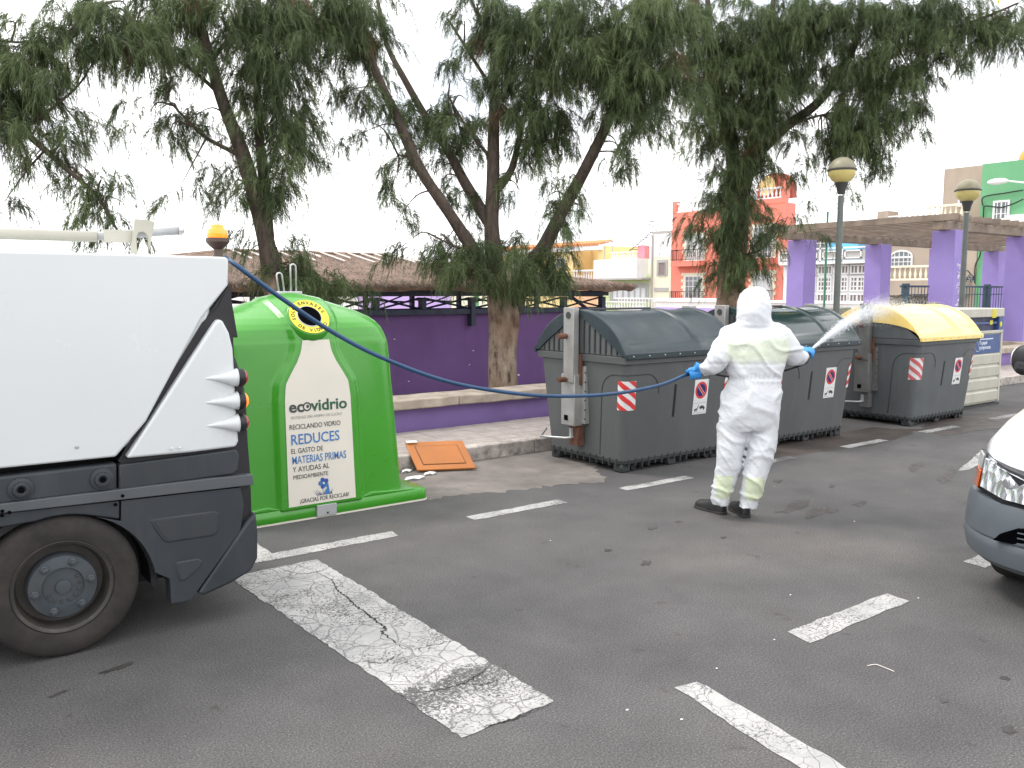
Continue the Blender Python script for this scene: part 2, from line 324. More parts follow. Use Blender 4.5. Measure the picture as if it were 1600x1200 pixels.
rough_sheet('lane_marking', [(2.66, 2.40), (2.79, 2.38), (2.62, 1.0), (2.45, 1.0)], dz, m_line)
rough_sheet('stop_band', [(1.60, 4.98), (2.16, 4.98), (2.17, 2.62), (1.70, 2.60)], dz, m_band, .012, .03)
def crack(pts, w0):
    P = cat_curve([(x, y, 0) for x, y in pts], 14); l = []; r = []
    for i, p in enumerate(P):
        t = (P[min(i + 1, len(P) - 1)] - P[max(i - 1, 0)]).normalized(); n_ = Vector((-t.y, t.x, 0)); j = n_ * (random.random() - .5) * .018
        ww = w0 * (.35 + random.random()) * math.sin(math.pi * min(1, max(.06, i / len(P))))
        l.append((p + j + n_ * ww)[:2] + (.0045,)); r.append((p + j - n_ * ww)[:2] + (.0045,))
    m = len(l); tag(MB().add(l + r, [(i, i + 1, m + i + 1, m + i) for i in range(m - 1)]).build('road_crack', m_crack), kind='structure')
crack([(2.026, 4.915), (2.069, 4.587), (2.02, 4.353), (1.995, 4.064), (1.985, 3.825), (1.965, 3.705), (1.935, 3.676), (1.928, 3.489), (1.936, 3.41)], .0065)
crack([(1.936, 3.41), (1.826, 3.386), (1.763, 3.373), (1.705, 3.45)], .003)
crack([(1.936, 3.41), (2.072, 3.4), (2.194, 3.385)], .003)
crack([(1.899, 5.01), (1.953, 4.789), (2.081, 4.752), (2.165, 4.796)], .0035)
crack([(2.171, 3.085), (2.091, 3.021), (1.945, 2.973), (1.82, 2.992), (1.721, 3.037)], .004)
crack([(2.133, 2.596), (1.936, 2.598), (1.801, 2.617)], .0035)
crack([(1.945, 2.973), (2.03, 2.91), (2.152, 2.935)], .0025)
crack([(1.791, 4.102), (1.891, 4.005), (2.002, 4.001)], .002)
# damp stains on the road
for (u, v_, rx, ry) in [(5.804, 3.986) + (.22, .06), (5.752, 3.777) + (.18, .05), (5.886, 3.726) + (.10, .04), (6.423, 4.618) + (.07, .03), (6.633, 4.208) + (.05, .02), (5.514, 3.955) + (.04, .02), (6.271, 3.716) + (.09, .04), (6.273, 4.962) + (.1, .02),
        (3.794, 3.676) + (.05, .03), (3.783, 4.016) + (.03, .02), (4.627, 3.754) + (.03, .015), (7.833, 3.8) + (.35, .05), (8.017, 4.201) + (.2, .05), (3.901, 1.592) + (.02, .02), (3.443, 1.381) + (.03, .025), (3.478, 1.649) + (.02, .015), (0.773, 4.044) + (.07, .02), (0.521, 3.924) + (.05, .01),
        (4.411, 4.216) + (.05, .02), (4.689, 4.224) + (.03, .02), (5.644, 5.784) + (.08, .03)]:
    blob_sheet('damp_patch', u, v_, rx, ry, .3, .002, m_damp, 60, .6)
blob_sheet('wet_patch', 8.6, 5.5, 1.7, .36, .03, .0012, m_wet, 90, .3)
blob_sheet('wet_patch', 11.3, 5.2, 1.2, .36, .03, .0022, m_wet, 90, .3)
# small litter on the road
for i, (u, v_) in enumerate([(5.736, 3.444), (6.229, 4.51), (2.36, 2.38), (3.617, 4.412), (4.56, 2.333), (4.032, 2.789), (2.957, 2.416), (3.437, 2.459), (2.479, 2.194)]):
    s_ = .003 + .003 * random.random()
    tag(MB().sphere((u, v_, .003), s_, 6, 4, (1.4, 1, .4)).build('litter_scrap', m_white), 'tiny pale scraps of litter scattered on the asphalt', 'litter', 'tiny pale scraps scattered on the road')
t = MB().tube(cat_curve([(3.526, 2.022, 0.004), (3.565, 2.005, 0.006), (3.57, 1.97, 0.005), (3.568, 1.917, 0.004)], 5), .0018, 5)
tag(t.build('dry_twig', m_glint_twig), 'thin pale dry twig lying on the asphalt near the two bottom right lines', 'twig')
# pavement
pv = MB(); pv.box(-30, 70, 7.19, 8.3, -.5, .112); pv_o = tag(pv.build('pavement', m_tile), kind='structure')
tm = None
for i in range(24):
    for j in range(4):
        x = 3.2 + i * .262; y = 7.2 + j * .272
        if tm is None:
            t_ = MB().box(.003, .257, .003, .267, 0, .02).build('paving_tile', m_tile, pv_o, bevel=.005, seg=1); tm = t_; t_.location = (x, y, .112); continue
        t_ = tm.copy(); col.objects.link(t_); t_.location = (x, y, .112 + random.random() * .003)
MB().box(9.5, 70, 7.2, 8.29, .112, .13).build('paving_surface', m_tile, pv_o); MB().box(-30, 3.19, 7.2, 8.29, .112, .13).build('paving_surface', m_tile, pv_o)
kerb_o = tag(MB().box(-30, 70, 7.06, 7.17, -.3, -.02).build('kerb', m_kerb), kind='structure')
def lump(mb_, amp, sc=6):
    mb_.v = [tuple(Vector(p) + Vector((mnoise.noise(Vector(p) * sc), mnoise.noise(Vector(p) * sc + Vector((9, 0, 0))), mnoise.noise(Vector(p) * sc + Vector((0, 9, 0))))) * amp) for p in mb_.v]
def seg_box(x0, x1, y0, y1, z0, z1, nx):
    rings = []
    for i in range(nx + 1):
        x = x0 + (x1 - x0) * i / nx; rings.append([(x, y0, z0), (x, (y0), (z0 + z1) / 2), (x, y0, z1), (x, (y0 + y1) / 2, z1), (x, y1, z1), (x, y1, z0)])
    return MB().rings(rings)
x = -3.0
while x < 24:
    l_ = .95; k_ = seg_box(x + .006, x + l_ - .006, 7.03, 7.19, -.02, .14, 8); lump(k_, .012); k_.build('kerb_stone', m_kerb, kerb_o, bevel=.012); x += l_

# ---------------------------------------------------------------- bench wall, garden, purple wall, thatched shelter
tag(MB().box(-30, 70, 8.72, 11.9, -2.3, .06).build('garden_bed', m_earth), kind='structure')
tag(MB().box(11.6, 70, 8.74, 22, -2.4, .45).build('plaza', m_plaza), kind='structure')
tag(MB().box(34, 43, 15, 70, -2.3, -1.9).build('back_street', m_asphalt), kind='structure')
bw = empty('bench_wall', (5, 8.3, .13), 'low lilac purple wall with a rough concrete cap running behind the pavement', 'low wall')
MB().box(-25, 66, 8.34, 8.66, .10, .385).build('wall_body', m_purplelow, bw, (5, 8.3, .13))
x = -4.0
while x < 60:
    l_ = 2.35; k_ = seg_box(x + .004, x + l_ - .004, 8.26, 8.72, .385, .495, 10); lump(k_, .012, 4); k_.build('cap_stone', m_cap, bw, (5, 8.3, .13), bevel=.014); x += l_
pw = empty('park_wall', (6, 12, -2.2), 'tall dark purple rendered wall behind the tree under the thatched shelter', 'wall')
MB().box(-4, 11.0, 12.03, 12.25, -2.2, 1.345).build('wall_body', m_purplewall, pw, (6, 12, -2.2))
for (u, v_), s_ in (((6.879, 0.249), .012), ((9.114, 0.222), .02), ((8.144, 0.694), .012), ((8.064, 0.458), .01), ((6.632, 0.941), .012), ((9.844, 0.717), .012)):
    MB().sphere((u, 12.03, v_), s_, 8, 5, (1.4, .15, .7)).build('paint_chip', m_white, pw, (6, 12, -2.2))
sh = empty('thatched_shelter', (6, 12, -2.2), 'long park shelter with brown heather thatched roof on dark navy timber frame', 'shelter'); so_ = (6, 12, -2.2)
MB().box(1.3, 11.12, 11.93, 12.03, 1.32, 1.41).build('bottom_beam', m_navy, sh, so_, bevel=.006)
MB().box(1.3, 11.15, 11.9, 12.04, 1.62, 1.71).build('top_beam', m_navy, sh, so_, bevel=.006)
MB().box(11.04, 11.14, 12.04, 16.3, 1.60, 1.70).build('side_beam', m_navy, sh, so_, bevel=.006)
MB().box(1.3, 11.1, 13.9, 14.0, 1.30, 1.38).build('inner_beam', m_navy, sh, so_)
posts = [(5.037, 1.4)[0], (5.566, 1.392)[0], (6.267, 1.382)[0], (7.109, 1.37)[0], (8.07, 1.357)[0], (9.113, 1.342)[0], (10.082, 1.328)[0], (11.029, 1.315)[0]]
posts = [posts[0] - 1.2 * k for k in (2, 1)] + posts
for i, px_ in enumerate(posts):
    zb = 1.12 if i in (6,) else 1.41
    MB().box(px_ - .045, px_ + .045, 11.90, 12.02, -2.2 if i == len(posts) - 1 else zb, 1.60).build('post', m_navy, sh, so_, bevel=.004)
    MB().box(px_ - .03, px_ + .03, 13.9, 14.0, 1.30, 1.75).build('inner_post', m_navy, sh, so_)
    if i < len(posts) - 1:
        a, b_ = px_ + .05, posts[i + 1] - .05
        for k, (z0, z1) in enumerate(((1.42, 1.59), (1.59, 1.42))):
            MB().tube([(a, 11.96 + .03 * k, z0), (b_, 11.96 + .03 * k, z1)], .017, 4).build('brace', m_navy, sh, so_)
            MB().tube([(a, 13.95 + .03 * k, z0 - .05), (b_, 13.95 + .03 * k, z1 + .08)], .014, 4).build('brace', m_navy, sh, so_)
MB().tube([(11.08, 12.0, 1.15), (10.2, 12.0, 1.66)], .035, 4).build('brace', m_navy, sh, so_)
# thatch: hipped roof, laid up as a thick lumpy skin with stalk ends
EV = 1.80
def roof_pt(a, t):     # a: along, t: 0 eave .. 1 ridge (front slope)
    x = 1.0 + a * 10.35; r = Vector((min(max(x, 4.7), 7.6), 14.1, 2.31)); e = Vector((x, 11.55, EV)); return e + (r - e) * t
rings = []
NA = 120; prof = [(-.01, -.09), (-.025, -.02), (0, .035), (.06, .05)] + [(t, .045) for t in np.linspace(.12, 1, 12)]
for i in range(NA + 1):
    a = i / NA; ring = []
    for t, h in prof:
        p = roof_pt(a, t); n_ = mnoise.noise(p * 3.5) * .03 + mnoise.noise(p * 13) * .018; ring.append((p.x, p.y, p.z + h + n_))
    rings.append(ring)
th = MB().rings(rings, cap=False, closed=False)
# right hip and rear slope
R0 = Vector((7.6, 14.1, 2.31)); c1_, c2_ = Vector((11.35, 11.55, EV)), Vector((11.35, 16.6, EV))
rings = []
for i in range(31):
    e = c1_.lerp(c2_, i / 30); rings.append([tuple(e.lerp(R0, t) + Vector((0, 0, h + mnoise.noise(e.lerp(R0, t) * 3.5) * .03))) for t, h in prof])
th.rings(rings, cap=False, closed=False)
rings = []; R1 = Vector((4.7, 14.1, 2.31))
for i in range(31):
    e = Vector((1.0, 16.6, EV)).lerp(Vector((1.0, 11.55, EV)), i / 30); rings.append([tuple(e.lerp(R1, t) + Vector((0, 0, h + mnoise.noise(e.lerp(R1, t) * 3.5) * .03))) for t, h in prof])
th.rings(rings, cap=False, closed=False)
rings = []
for i in range(41):
    xx = 11.35 - 10.35 * i / 40; e = Vector((xx, 16.6, EV)); r_ = Vector((min(max(xx, 4.7), 7.6), 14.1, 2.31)); rings.append([tuple(e.lerp(r_, t) + Vector((0, 0, h))) for t, h in prof])
th.rings(rings, cap=False, closed=False)
th.add([(1.0, 11.55, EV - .08), (11.35, 11.55, EV - .08), (11.35, 16.6, EV - .08), (1.0, 16.6, EV - .08)], [(0, 1, 2, 3)])
th.build('thatch', m_thatch, sh, so_, smooth=True)
def quick_mesh(name, V, F, m, parent=None, off=(0, 0, 0), attr=None):
    me = bpy.data.meshes.new(name); V = np.asarray(V, dtype=np.float32).reshape(-1, 3) - np.array(off, dtype=np.float32); k = F
    me.vertices.add(len(V)); me.vertices.foreach_set('co', V.ravel()); nf = len(V) // k
    me.loops.add(len(V)); me.loops.foreach_set('vertex_index', np.arange(len(V), dtype=np.int32))
    me.polygons.add(nf); me.polygons.foreach_set('loop_start', np.arange(0, len(V), k, dtype=np.int32)); me.polygons.foreach_set('loop_total', np.full(nf, k, dtype=np.int32))
    me.update(); me.materials.append(m)
    if attr is not None:
        at = me.attributes.new('tint', 'FLOAT', 'FACE'); at.data.foreach_set('value', np.asarray(attr, dtype=np.float32))
    o = bpy.data.objects.new(name, me); col.objects.link(o); o.parent = parent; return o
m_stalk = leafmat('thatch_stalks', (.10, .062, .045), (.36, .26, .20), (.07, .045, .035))
n = 26000; aa = rng.random(n); tt = np.where(rng.random(n) < .25, rng.normal(-.01, .012, n), rng.random(n)); V = np.zeros((n, 3, 3))
for i in range(n):
    p = roof_pt(aa[i], tt[i]); edge = tt[i] < .03
    p.z += (.05 if not edge else -.02 + .08 * random.random()); d = Vector((random.gauss(0, .012), -.055 - .05 * random.random(), -.022 if not edge else -.03 - .03 * random.random())); 
    V[i] = [p, p + Vector((.006 + .008 * random.random(), 0, .006)), p + d]
tag(quick_mesh('thatch_stalks', V, 3, m_stalk, sh, so_, rng.random(n)), kind='stuff')
for i in range(16):
    a = (4.75 + i * .26 - 1.0) / 10.35; p0, p1 = roof_pt(a, .98), roof_pt(a, .60 + .2 * random.random())
    MB().tube([p0 + Vector((0, 0, .075)), p1 + Vector((.05, 0, .07))], .017, 5).build('glint_slat', m_glint_twig, sh, so_)  # pale slats whose whiteness paints the sun glints on the thatch
MB().tube([(2.2, 14.1, 2.02), (4.7, 14.1, 2.345), (7.6, 14.1, 2.345), (10.4, 14.1, 1.96)], .05, 6).build('ridge_roll', m_thatch, sh, so_)

# ---------------------------------------------------------------- pergola
pg = empty('pergola', (17.8, 8.7, .45), 'open timber pergola on square lilac columns behind the recycling bins', 'pergola'); po = (17.8, 8.7, .45)
ZT = 2.93
cols = [(17.78, 8.85), (21.1, 8.85), (24.5, 8.85), (27.9, 8.85), (18.25, 12.65), (21.65, 12.65), (25.0, 12.65), (28.3, 12.65)]
for k, (cx, cy) in enumerate(cols):
    MB().box(cx - .24, cx + .24, cy - .24, cy + .24, .45, ZT).build('column', m_lilac, pg, po, bevel=.01)
    if cy < 9: MB().box(cx - .3, cx + .3, cy - .3, cy + .3, .35, .56).build('column_base', m_cap, pg, po, bevel=.02)
for cy, x0, x1 in ((8.85, 17.3, 28.6), (12.65, 17.6, 28.9)):
    MB().box(x0, x1, cy - .11, cy + .11, ZT + .002, ZT + .17).build('beam', m_timber, pg, po, bevel=.01)
for i in range(27):
    xx = 17.38 + i * .425
    MB().box(xx - .035, xx + .035, 8.45, 13.05, ZT + .172, ZT + .29).build('rafter', m_timber, pg, po, bevel=.008, seg=1)
for i in range(1):
    MB().box(17.26, 17.295, 8.45, 13.05, ZT + .175, ZT + .305).build('fascia_board', m_timber, pg, po)
def scrib(cx, zc, face, n, seed):
    random.seed(seed)
    for k in range(n):
        z = zc + .95 - k * .27; P = []
        for j in range(6): P.append((face, cx + random.uniform(-.09, .09), z + random.uniform(-.12, .12)))
        MB().tube([Vector(p) for p in cat_curve(P, 5)], .008, 4).build('graffiti_stroke', m_white, pg, po)
random.seed(5)
for k in range(9):
    z = 1.15 + k * .13; P = [(17.78 + random.uniform(-.1, .12), 8.608, z + random.uniform(-.07, .07)) for j in range(5)]
    MB().tube(cat_curve(P, 4), .007, 4).build('graffiti_stroke', m_white, pg, po)
random.seed(11)

# ---------------------------------------------------------------- lamp posts
m_pole = mat('grey_green_pole', (.11, .125, .12), .5, .1, 4, .1, 60, metal=.2)
m_gtop = mat('sooty_globe_top', (.24, .22, .15), .5, .12, 6, .05, grime=.5, gcol=(.16, .15, .12), streak=False); m_gbot = mat('yellowed_globe', (.55, .47, .18), .35, .08, 5, .02)
def lamp(x, y, zb, zc, label):
    r_ = empty('street_lamp', (x, y, zb), label, 'street lamp', 'globe street lamps beside the pergola'); h = zc - zb
    MB().lathe([(.10, 0), (.10, .06), (.06, .09), (.052, .5), (.045, h - .38)], (0, 0, 0), 'z', 14).build('pole', m_pole, r_, smooth='auto')
    MB().lathe([(.05, h - .36), (.06, h - .33), (.07, h - .27), (.095, h - .21), (.10, h - .185), (.085, h - .17)], (0, 0, 0), 'z', 18).build('collar', m_bindark, r_, smooth='auto')
    R_ = .208
    g = MB().lathe([(R_ * math.sin(a), h + R_ * -math.cos(a) * .98) for a in np.linspace(.42, math.pi / 2 + .02, 10)], (0, 0, 0), 'z', 28).build('globe', m_gbot, r_, smooth=True)
    MB().lathe([(R_ * 1.01 * math.sin(a), h + R_ * -math.cos(a)) for a in np.linspace(math.pi / 2 + .06, math.pi - .01, 12)], (0, 0, 0), 'z', 28).build('globe_top', m_gtop, r_, smooth=True)
    MB().lathe([(R_ * 1.0, h - .006), (R_ * 1.08, h), (R_ * 1.08, h + .018), (R_ * 1.0, h + .024)], (0, 0, 0), 'z', 28).build('band', m_bindark, r_, smooth='auto')
lamp(12.26, 7.83, .13, 3.57, 'globe street lamp just left of centre over the dark green bin, nearer of the pair')
lamp(15.9, 7.63, .13, 3.49, 'globe street lamp rising behind the paper bank, farther of the pair')

# ---------------------------------------------------------------- plaza fence
m_fence = mat('teal_fence_paint', (.04, .075, .10), .5, .2, 4, .1)
fn_ = empty('plaza_fence', (19, 9.3, .45), 'dark teal metal bar fence with scroll ornament between the lilac columns', 'fence'); fo = (19, 9.3, .45)
MB().box(16.8, 27, 9.28, 9.32, 1.78, 1.82).build('top_rail', m_fence, fn_, fo); MB().box(16.8, 27, 9.285, 9.315, .56, .59).build('bottom_rail', m_fence, fn_, fo); MB().box(16.8, 27, 9.285, 9.315, 1.62, 1.64).build('mid_rail', m_fence, fn_, fo)
for i in range(78):
    xx = 16.85 + i * .13; MB().tube([(xx, 9.3, .59), (xx, 9.3, 1.79)], .009, 4).build('bar', m_fence, fn_, fo)
for xx in (17.0, 18.75, 20.55, 22.6, 24.8): MB().box(xx - .05, xx + .05, 9.24, 9.36, .45, 1.86).build('post', m_fence, fn_, fo, bevel=.006)
for sgn in (-1, 1):
    P = [(19.4 + sgn * (.05 + .5 * math.sin(t * 1.1)), 9.3, 1.84 + .30 * math.exp(-((t - .2) ** 2) * 1.4) + .02 * math.sin(t * 9)) for t in np.linspace(0, 1.6, 16)]
    MB().tube(P, .014, 5).build('scroll', m_fence, fn_, fo)
    for k in range(3):
        c0 = (19.4 + sgn * (.12 + .13 * k), 1.95 + .05 * (k % 2)); P = [(c0[0] + (.07 - .006 * t) * math.cos(t), 9.3, c0[1] + (.07 - .006 * t) * math.sin(t)) for t in np.linspace(0, 9, 26)]
        MB().tube(P, .010, 4).build('scroll', m_fence, fn_, fo)

# ---------------------------------------------------------------- houses across the street (facades on x = 43, facing the park)
FX = 43.0; GZ = -2.2
def rc(a, b_): return min(a[0], b_[0]), max(a[0], b_[0]), min(a[1], b_[1]), max(a[1], b_[1])
class House:
    def __init__(s, name, label, y0, y1, m, ztop, depth=9, fx=FX):
        s.o = (fx, (y0 + y1) / 2, GZ); s.r = empty(name, s.o, label, 'house', 'houses along the back street'); s.y0, s.y1, s.fx = y0, y1, fx
        s.wall(y0, y1, GZ, ztop, m, 0, -depth)
    def wall(s, y0, y1, z0, z1, m, d1=0, d0=-8, name='wall', bev=0): return MB().box(s.fx - d1, s.fx - d0, y0, y1, z0, z1).build(name, m, s.r, s.o, bevel=bev)
    def window(s, q, nx, nz, glass=None, fm=None, d=.0, fw=.09, bw=.035, name='window', arch=False):
        y0, y1, z0, z1 = q; X = s.fx - d; m = MB(); fm = fm or m_white
        m.box(X - .07, X - .005, y0, y0 + fw, z0, z1).box(X - .07, X - .005, y1 - fw, y1, z0, z1).box(X - .07, X - .005, y0 + fw, y1 - fw, z1 - fw, z1).box(X - .07, X - .005, y0 + fw, y1 - fw, z0, z0 + fw)
        for i in range(1, nx): y = y0 + (y1 - y0) * i / nx; b2 = bw * (1.8 if nx % 2 == 0 and i == nx // 2 else 1); m.box(X - .055, X - .01, y - b2 / 2, y + b2 / 2, z0 + fw, z1 - fw)
        for i in range(1, nz): z = z0 + (z1 - z0) * i / nz; m.box(X - .053, X - .011, y0 + fw, y1 - fw, z - bw / 2, z + bw / 2)
        if arch:
            yc, rr = (y0 + y1) / 2, (y1 - y0) / 2; P = [(yc + rr * math.cos(a), z1 + rr * .55 * math.sin(a)) for a in np.linspace(0, math.pi, 17)]
            m.prism(P + [(yc + (rr - fw) * math.cos(a), z1 - .001 + (rr * .55 - fw) * math.sin(a)) for a in np.linspace(math.pi, 0, 17)], 'x', X - .07, X - .005)
            for i in range(1, nx): y = y0 + (y1 - y0) * i / nx; m.box(X - .05, X - .01, y - bw / 2, y + bw / 2, z1, z1 + rr * .55 * math.sqrt(max(0, 1 - ((y - yc) / rr) ** 2)))
        w_ = m.build(name, fm, s.r, s.o)
        g = MB().box(X - .03, X - .004, y0 + .02, y1 - .02, z0 + .02, z1 - .02)
        if arch: g.prism(P, 'x', X - .03, X - .004)
        g.build('pane', glass or m_pane, w_, s.o)
        return w_
    def trim(s, q, m, t=.14, d=.04):
        y0, y1, z0, z1 = q; X = s.fx; k = MB(); k.box(X - d, X, y0 - t, y0 - .002, z0, z1 + t).box(X - d, X, y1 + .002, y1 + t, z0, z1 + t).box(X - d, X, y0, y1, z1 + .002, z1 + t); k.build('window_surround', m, s.r, s.o)
    def railing(s, q, d=.6, m=None, n=14):
        y0, y1, z0, z1 = q; X = s.fx - d; m = m or m_tblack; k = MB(); k.box(X - .02, X + .02, y0, y1, z1 - .04, z1).box(X - .015, X + .015, y0, y1, z0 + .05, z0 + .08)
        for i in range(n + 1): y = y0 + (y1 - y0) * i / n; k.box(X - .01, X + .01, y - .012, y + .012, z0, z1 - .04)
        for y in (y0, y1):
            k.box(X, s.fx, y - .015, y + .015, z1 - .04, z1)
            for j in range(1, 5): k.box(X + j * d / 5 - .01, X + j * d / 5 + .01, y - .01, y + .01, z0, z1 - .04)
        k.build('railing', m, s.r, s.o)
    def slab(s, q, m, d=.7): y0, y1, z0, z1 = q; MB().box(s.fx - d, s.fx, y0, y1, z0, z1).build('balcony_slab', m, s.r, s.o)
    def balustrade(s, q, m, d=.1, n=None):
        y0, y1, z0, z1 = q; X = s.fx - d; h = z1 - z0; k = MB(); k.box(X - .09, X + .09, y0, y1, z1 - h * .14, z1).box(X - .09, X + .09, y0, y1, z0, z0 + h * .12); k.build('balustrade_rail', m, s.r, s.o)
        n = n or max(2, int((y1 - y0) / .26)); b0 = None
        for i in range(n):
            y = y0 + (i + .5) * (y1 - y0) / n
            if b0 is None:
                b0 = MB().lathe([(.05, 0), (.045, h * .1), (.07, h * .25), (.065, h * .35), (.03, h * .55), (.045, h * .7), (.05, h * .74)], (0, 0, 0), 'z', 8).build('baluster', m, s.r, smooth=True); o = b0
            else: o = b0.copy(); col.objects.link(o)
            o.location = (X - s.o[0], y - s.o[1], z0 + h * .12 - s.o[2])
def hm(name, c, **k): return mat(name, c, .85, .06, .6, .1, 20, grime=k.get('g', .2), gcol=k.get('gc', tuple(x * .65 for x in c)), gs=.8)
m_salmon = hm('salmon_render', (.78, .235, .175)); m_brickred = hm('dark_red_render', (.38, .08, .06)); m_cream = hm('cream_render', (.78, .74, .58)); m_palegreen = hm('pale_green_render', (.56, .66, .36))
m_yel = hm('yellow_render', (.80, .62, .30)); m_peach = hm('peach_render', (.78, .45, .26)); m_hwhite = hm('white_render', (.80, .79, .80)); m_hgrey = hm('grey_render', (.42, .41, .40)); m_hblue = hm('sky_blue_render', (.16, .50, .78))
m_conc = hm('bare_blockwork', (.40, .33, .27), g=.6); m_hgreen = hm('leaf_green_render', (.14, .37, .19)); m_hlilac = hm('lilac_render', (.46, .34, .66)); m_tile_o = hm('orange_roof_tile', (.68, .28, .12)); m_pink = hm('pink_render', (.8, .3, .38))
m_gar = mat('grey_garage_door', (.27, .25, .24), .7, .15, 2, .2, 10, streak=True, grime=.4)
# salmon house
yA, yB = (31.029, 7.436)[0], (39.836, 7.194)[0]
h = House('salmon_house', 'three storey salmon pink house with black balcony railings and white parapet balustrade', yA, yB, m_salmon, 6.85, 1.0)
for a, b_, gl in (((37.043, 5.327), (38.559, 3.664), m_pane2), ((31.75, 5.571), (33.242, 3.631), m_pane), ((37.174, 2.726), (38.591, 0.944), m_pane), ((31.776, 2.797), (33.143, 0.963), m_pane2)):
    q = rc(a, b_); h.window(q, 4, 5, gl); h.trim(q, m_cream, .16)
    for k in range(4):
        z = q[2] + .5 + k * .42
        MB().box(FX - .06, FX, q[0] - .3, q[0] - .16, z, z + .2).build('quoin', m_cream, h.r, h.o); MB().box(FX - .06, FX, q[1] + .16, q[1] + .3, z, z + .2).build('quoin', m_cream, h.r, h.o)
for a, b_ in (((36.831, 3.616), (39.275, 3.305)), ((31.585, 3.657), (34.092, 3.306)), ((36.852, 0.921), (39.314, 0.638)), ((31.613, 0.942), (34.146, 0.715))): h.slab(rc(a, b_), m_salmon)
for a, b_ in (((36.856, 4.387), (39.286, 3.684)), ((31.616, 4.445), (34.107, 3.735)), ((36.877, 1.7), (39.322, 0.893)), ((31.646, 1.776), (34.153, 0.912))): h.railing(rc(a, b_), .66)
ym = (35.606, 7.067)[0]
h.balustrade((ym, yB - .35, 6.85, 7.45), m_hwhite, -.1); h.balustrade((yA + .3, (33.885, 6.931)[0], 7.15, 7.8), m_hwhite, -.1)
h.wall(yB - .33, yB, 6.85, 7.6, m_salmon, .03, -.4, 'pier'); h.wall(yA, (34.126, 6.95)[0], 6.85, 7.15, m_salmon, .02, -.3, 'parapet'); h.wall(yA, yA + .28, 7.15, 8.1, m_salmon, .03, -.4, 'pier')
yg0, yg1 = (31.131, 7.811)[0], (33.784, 8.068)[0]; yc = (yg0 + yg1) / 2; rr = (yg1 - yg0) / 2
MB().prism([(yg0, 7.2), (yg1, 7.2)] + [(yc + rr * math.cos(a), 7.75 + 1.0 * math.sin(a)) for a in np.linspace(0, math.pi, 15)], 'x', FX + .8, FX + 1.2).build('gable', m_brickred, h.r, h.o)
MB().lathe([(.55, 0), (.6, .06), (.01, .065)], (FX + .73, yc + .5, 8.0), 'x', 24).build('medallion', m_yel, h.r, h.o)
h.window(rc((35.515, 1.339), (35.86, 0.932)), 1, 1)
# narrow cream house
y0, y1 = yB + .03, (41.659, 5.396)[0]
h = House('narrow_cream_house', 'narrow cream house with one small shuttered window squeezed beside the salmon house', y0, y1, m_cream, 5.6)
h.window(rc((40.316, 3.67), (40.996, 2.739)), 1, 1, m_panebrown, m_hgrey, fw=.05); h.trim(rc((40.316, 3.67), (40.996, 2.739)), m_hgrey, .16); h.wall(y1 - .12, y1 - .02, GZ, 5.5, m_hgrey, .1, 0, 'drainpipe'); h.wall(y0, y1, 5.6, 5.75, m_hgrey, .05, -.3, 'coping')
h.wall(y0 + .2, y1 - .3, 1.7, 1.95, m_hgrey, .06, 0, 'sill'); h.wall(y0, y1 - .2, 4.0, 5.6, m_hwhite, .012, 0, 'upper_render')
# pale green house
y0, y1 = y1 + .03, (46.575, 4.257)[0]
h = House('pale_green_house', 'pale green two storey house with wide grey framed window under a white terrace', y0, y1, m_palegreen, 2.75)
h.wall(y0 + .5, y1, 2.62, 3.95, m_hwhite, .9, -.2, 'terrace_wall'); h.wall(y0, y1, 2.5, 2.62, m_hgrey, .9, 0, 'slab_edge'); h.wall(y0, y1, 2.75, 5.0, m_hwhite, -4, -8, 'upper_wall')
q = rc((42.064, 2.052), (45.568, 1.008)); h.window(q, 6, 1, m_pane2, m_hgrey, fw=.12, bw=.12); h.trim(q, m_hgrey, .2)
h.balustrade(rc((41.613, 0.999), (46.373, 0.393)), m_hwhite, .6); h.balustrade((y0 + .8, y0 + 3.4, 3.95, 4.45), m_hwhite, .6)
h.wall((42.852, 4.136)[0], (43.543, 4.159)[0], 3.95, 4.9, m_pink, -.5, -1, 'chimney'); k = MB()
for i in range(9):
    t = i / 8; k.box(FX + .3, FX + 1.0, y0 + 2.6 - t * 2.2 - .12, y0 + 2.6 - t * 2.2 + .12, 4.5 + t * 1.2, 4.53 + t * 1.2)
k.tube([(FX + .3, y0 + 2.7, 4.4), (FX + .3, y0 + .4, 5.7)], .03, 4).tube([(FX + .3, y0 + 2.7, 5.0), (FX + .3, y0 + .4, 6.35)], .02, 4).box(FX + .3, FX + 1, y0 - .1, y0 + .5, 5.7, 5.75)
for yy in (y0 - .1, y0 + .2, y0 + .5): k.box(FX + .3, FX + .33, yy, yy + .03, 5.7, 6.5)
k.box(FX + .3, FX + .33, y0 - .1, y0 + .5, 6.45, 6.5).box(FX + .3, FX + .33, y0 - .1, y0 + .5, 6.1, 6.13)
k.build('roof_stair', m_tblack, h.r, h.o)
k = MB(); k.box(FX + .1, FX + .15, y1 - .9, y1 - .85, 3.95, 5.3).box(FX + .1, FX + .15, y1 - .1, y1 - .05, 3.95, 5.3).box(FX + .1, FX + .15, y1 - .9, y1 - .05, 5.25, 5.32); k.build('terrace_frame', m_hgrey, h.r, h.o)
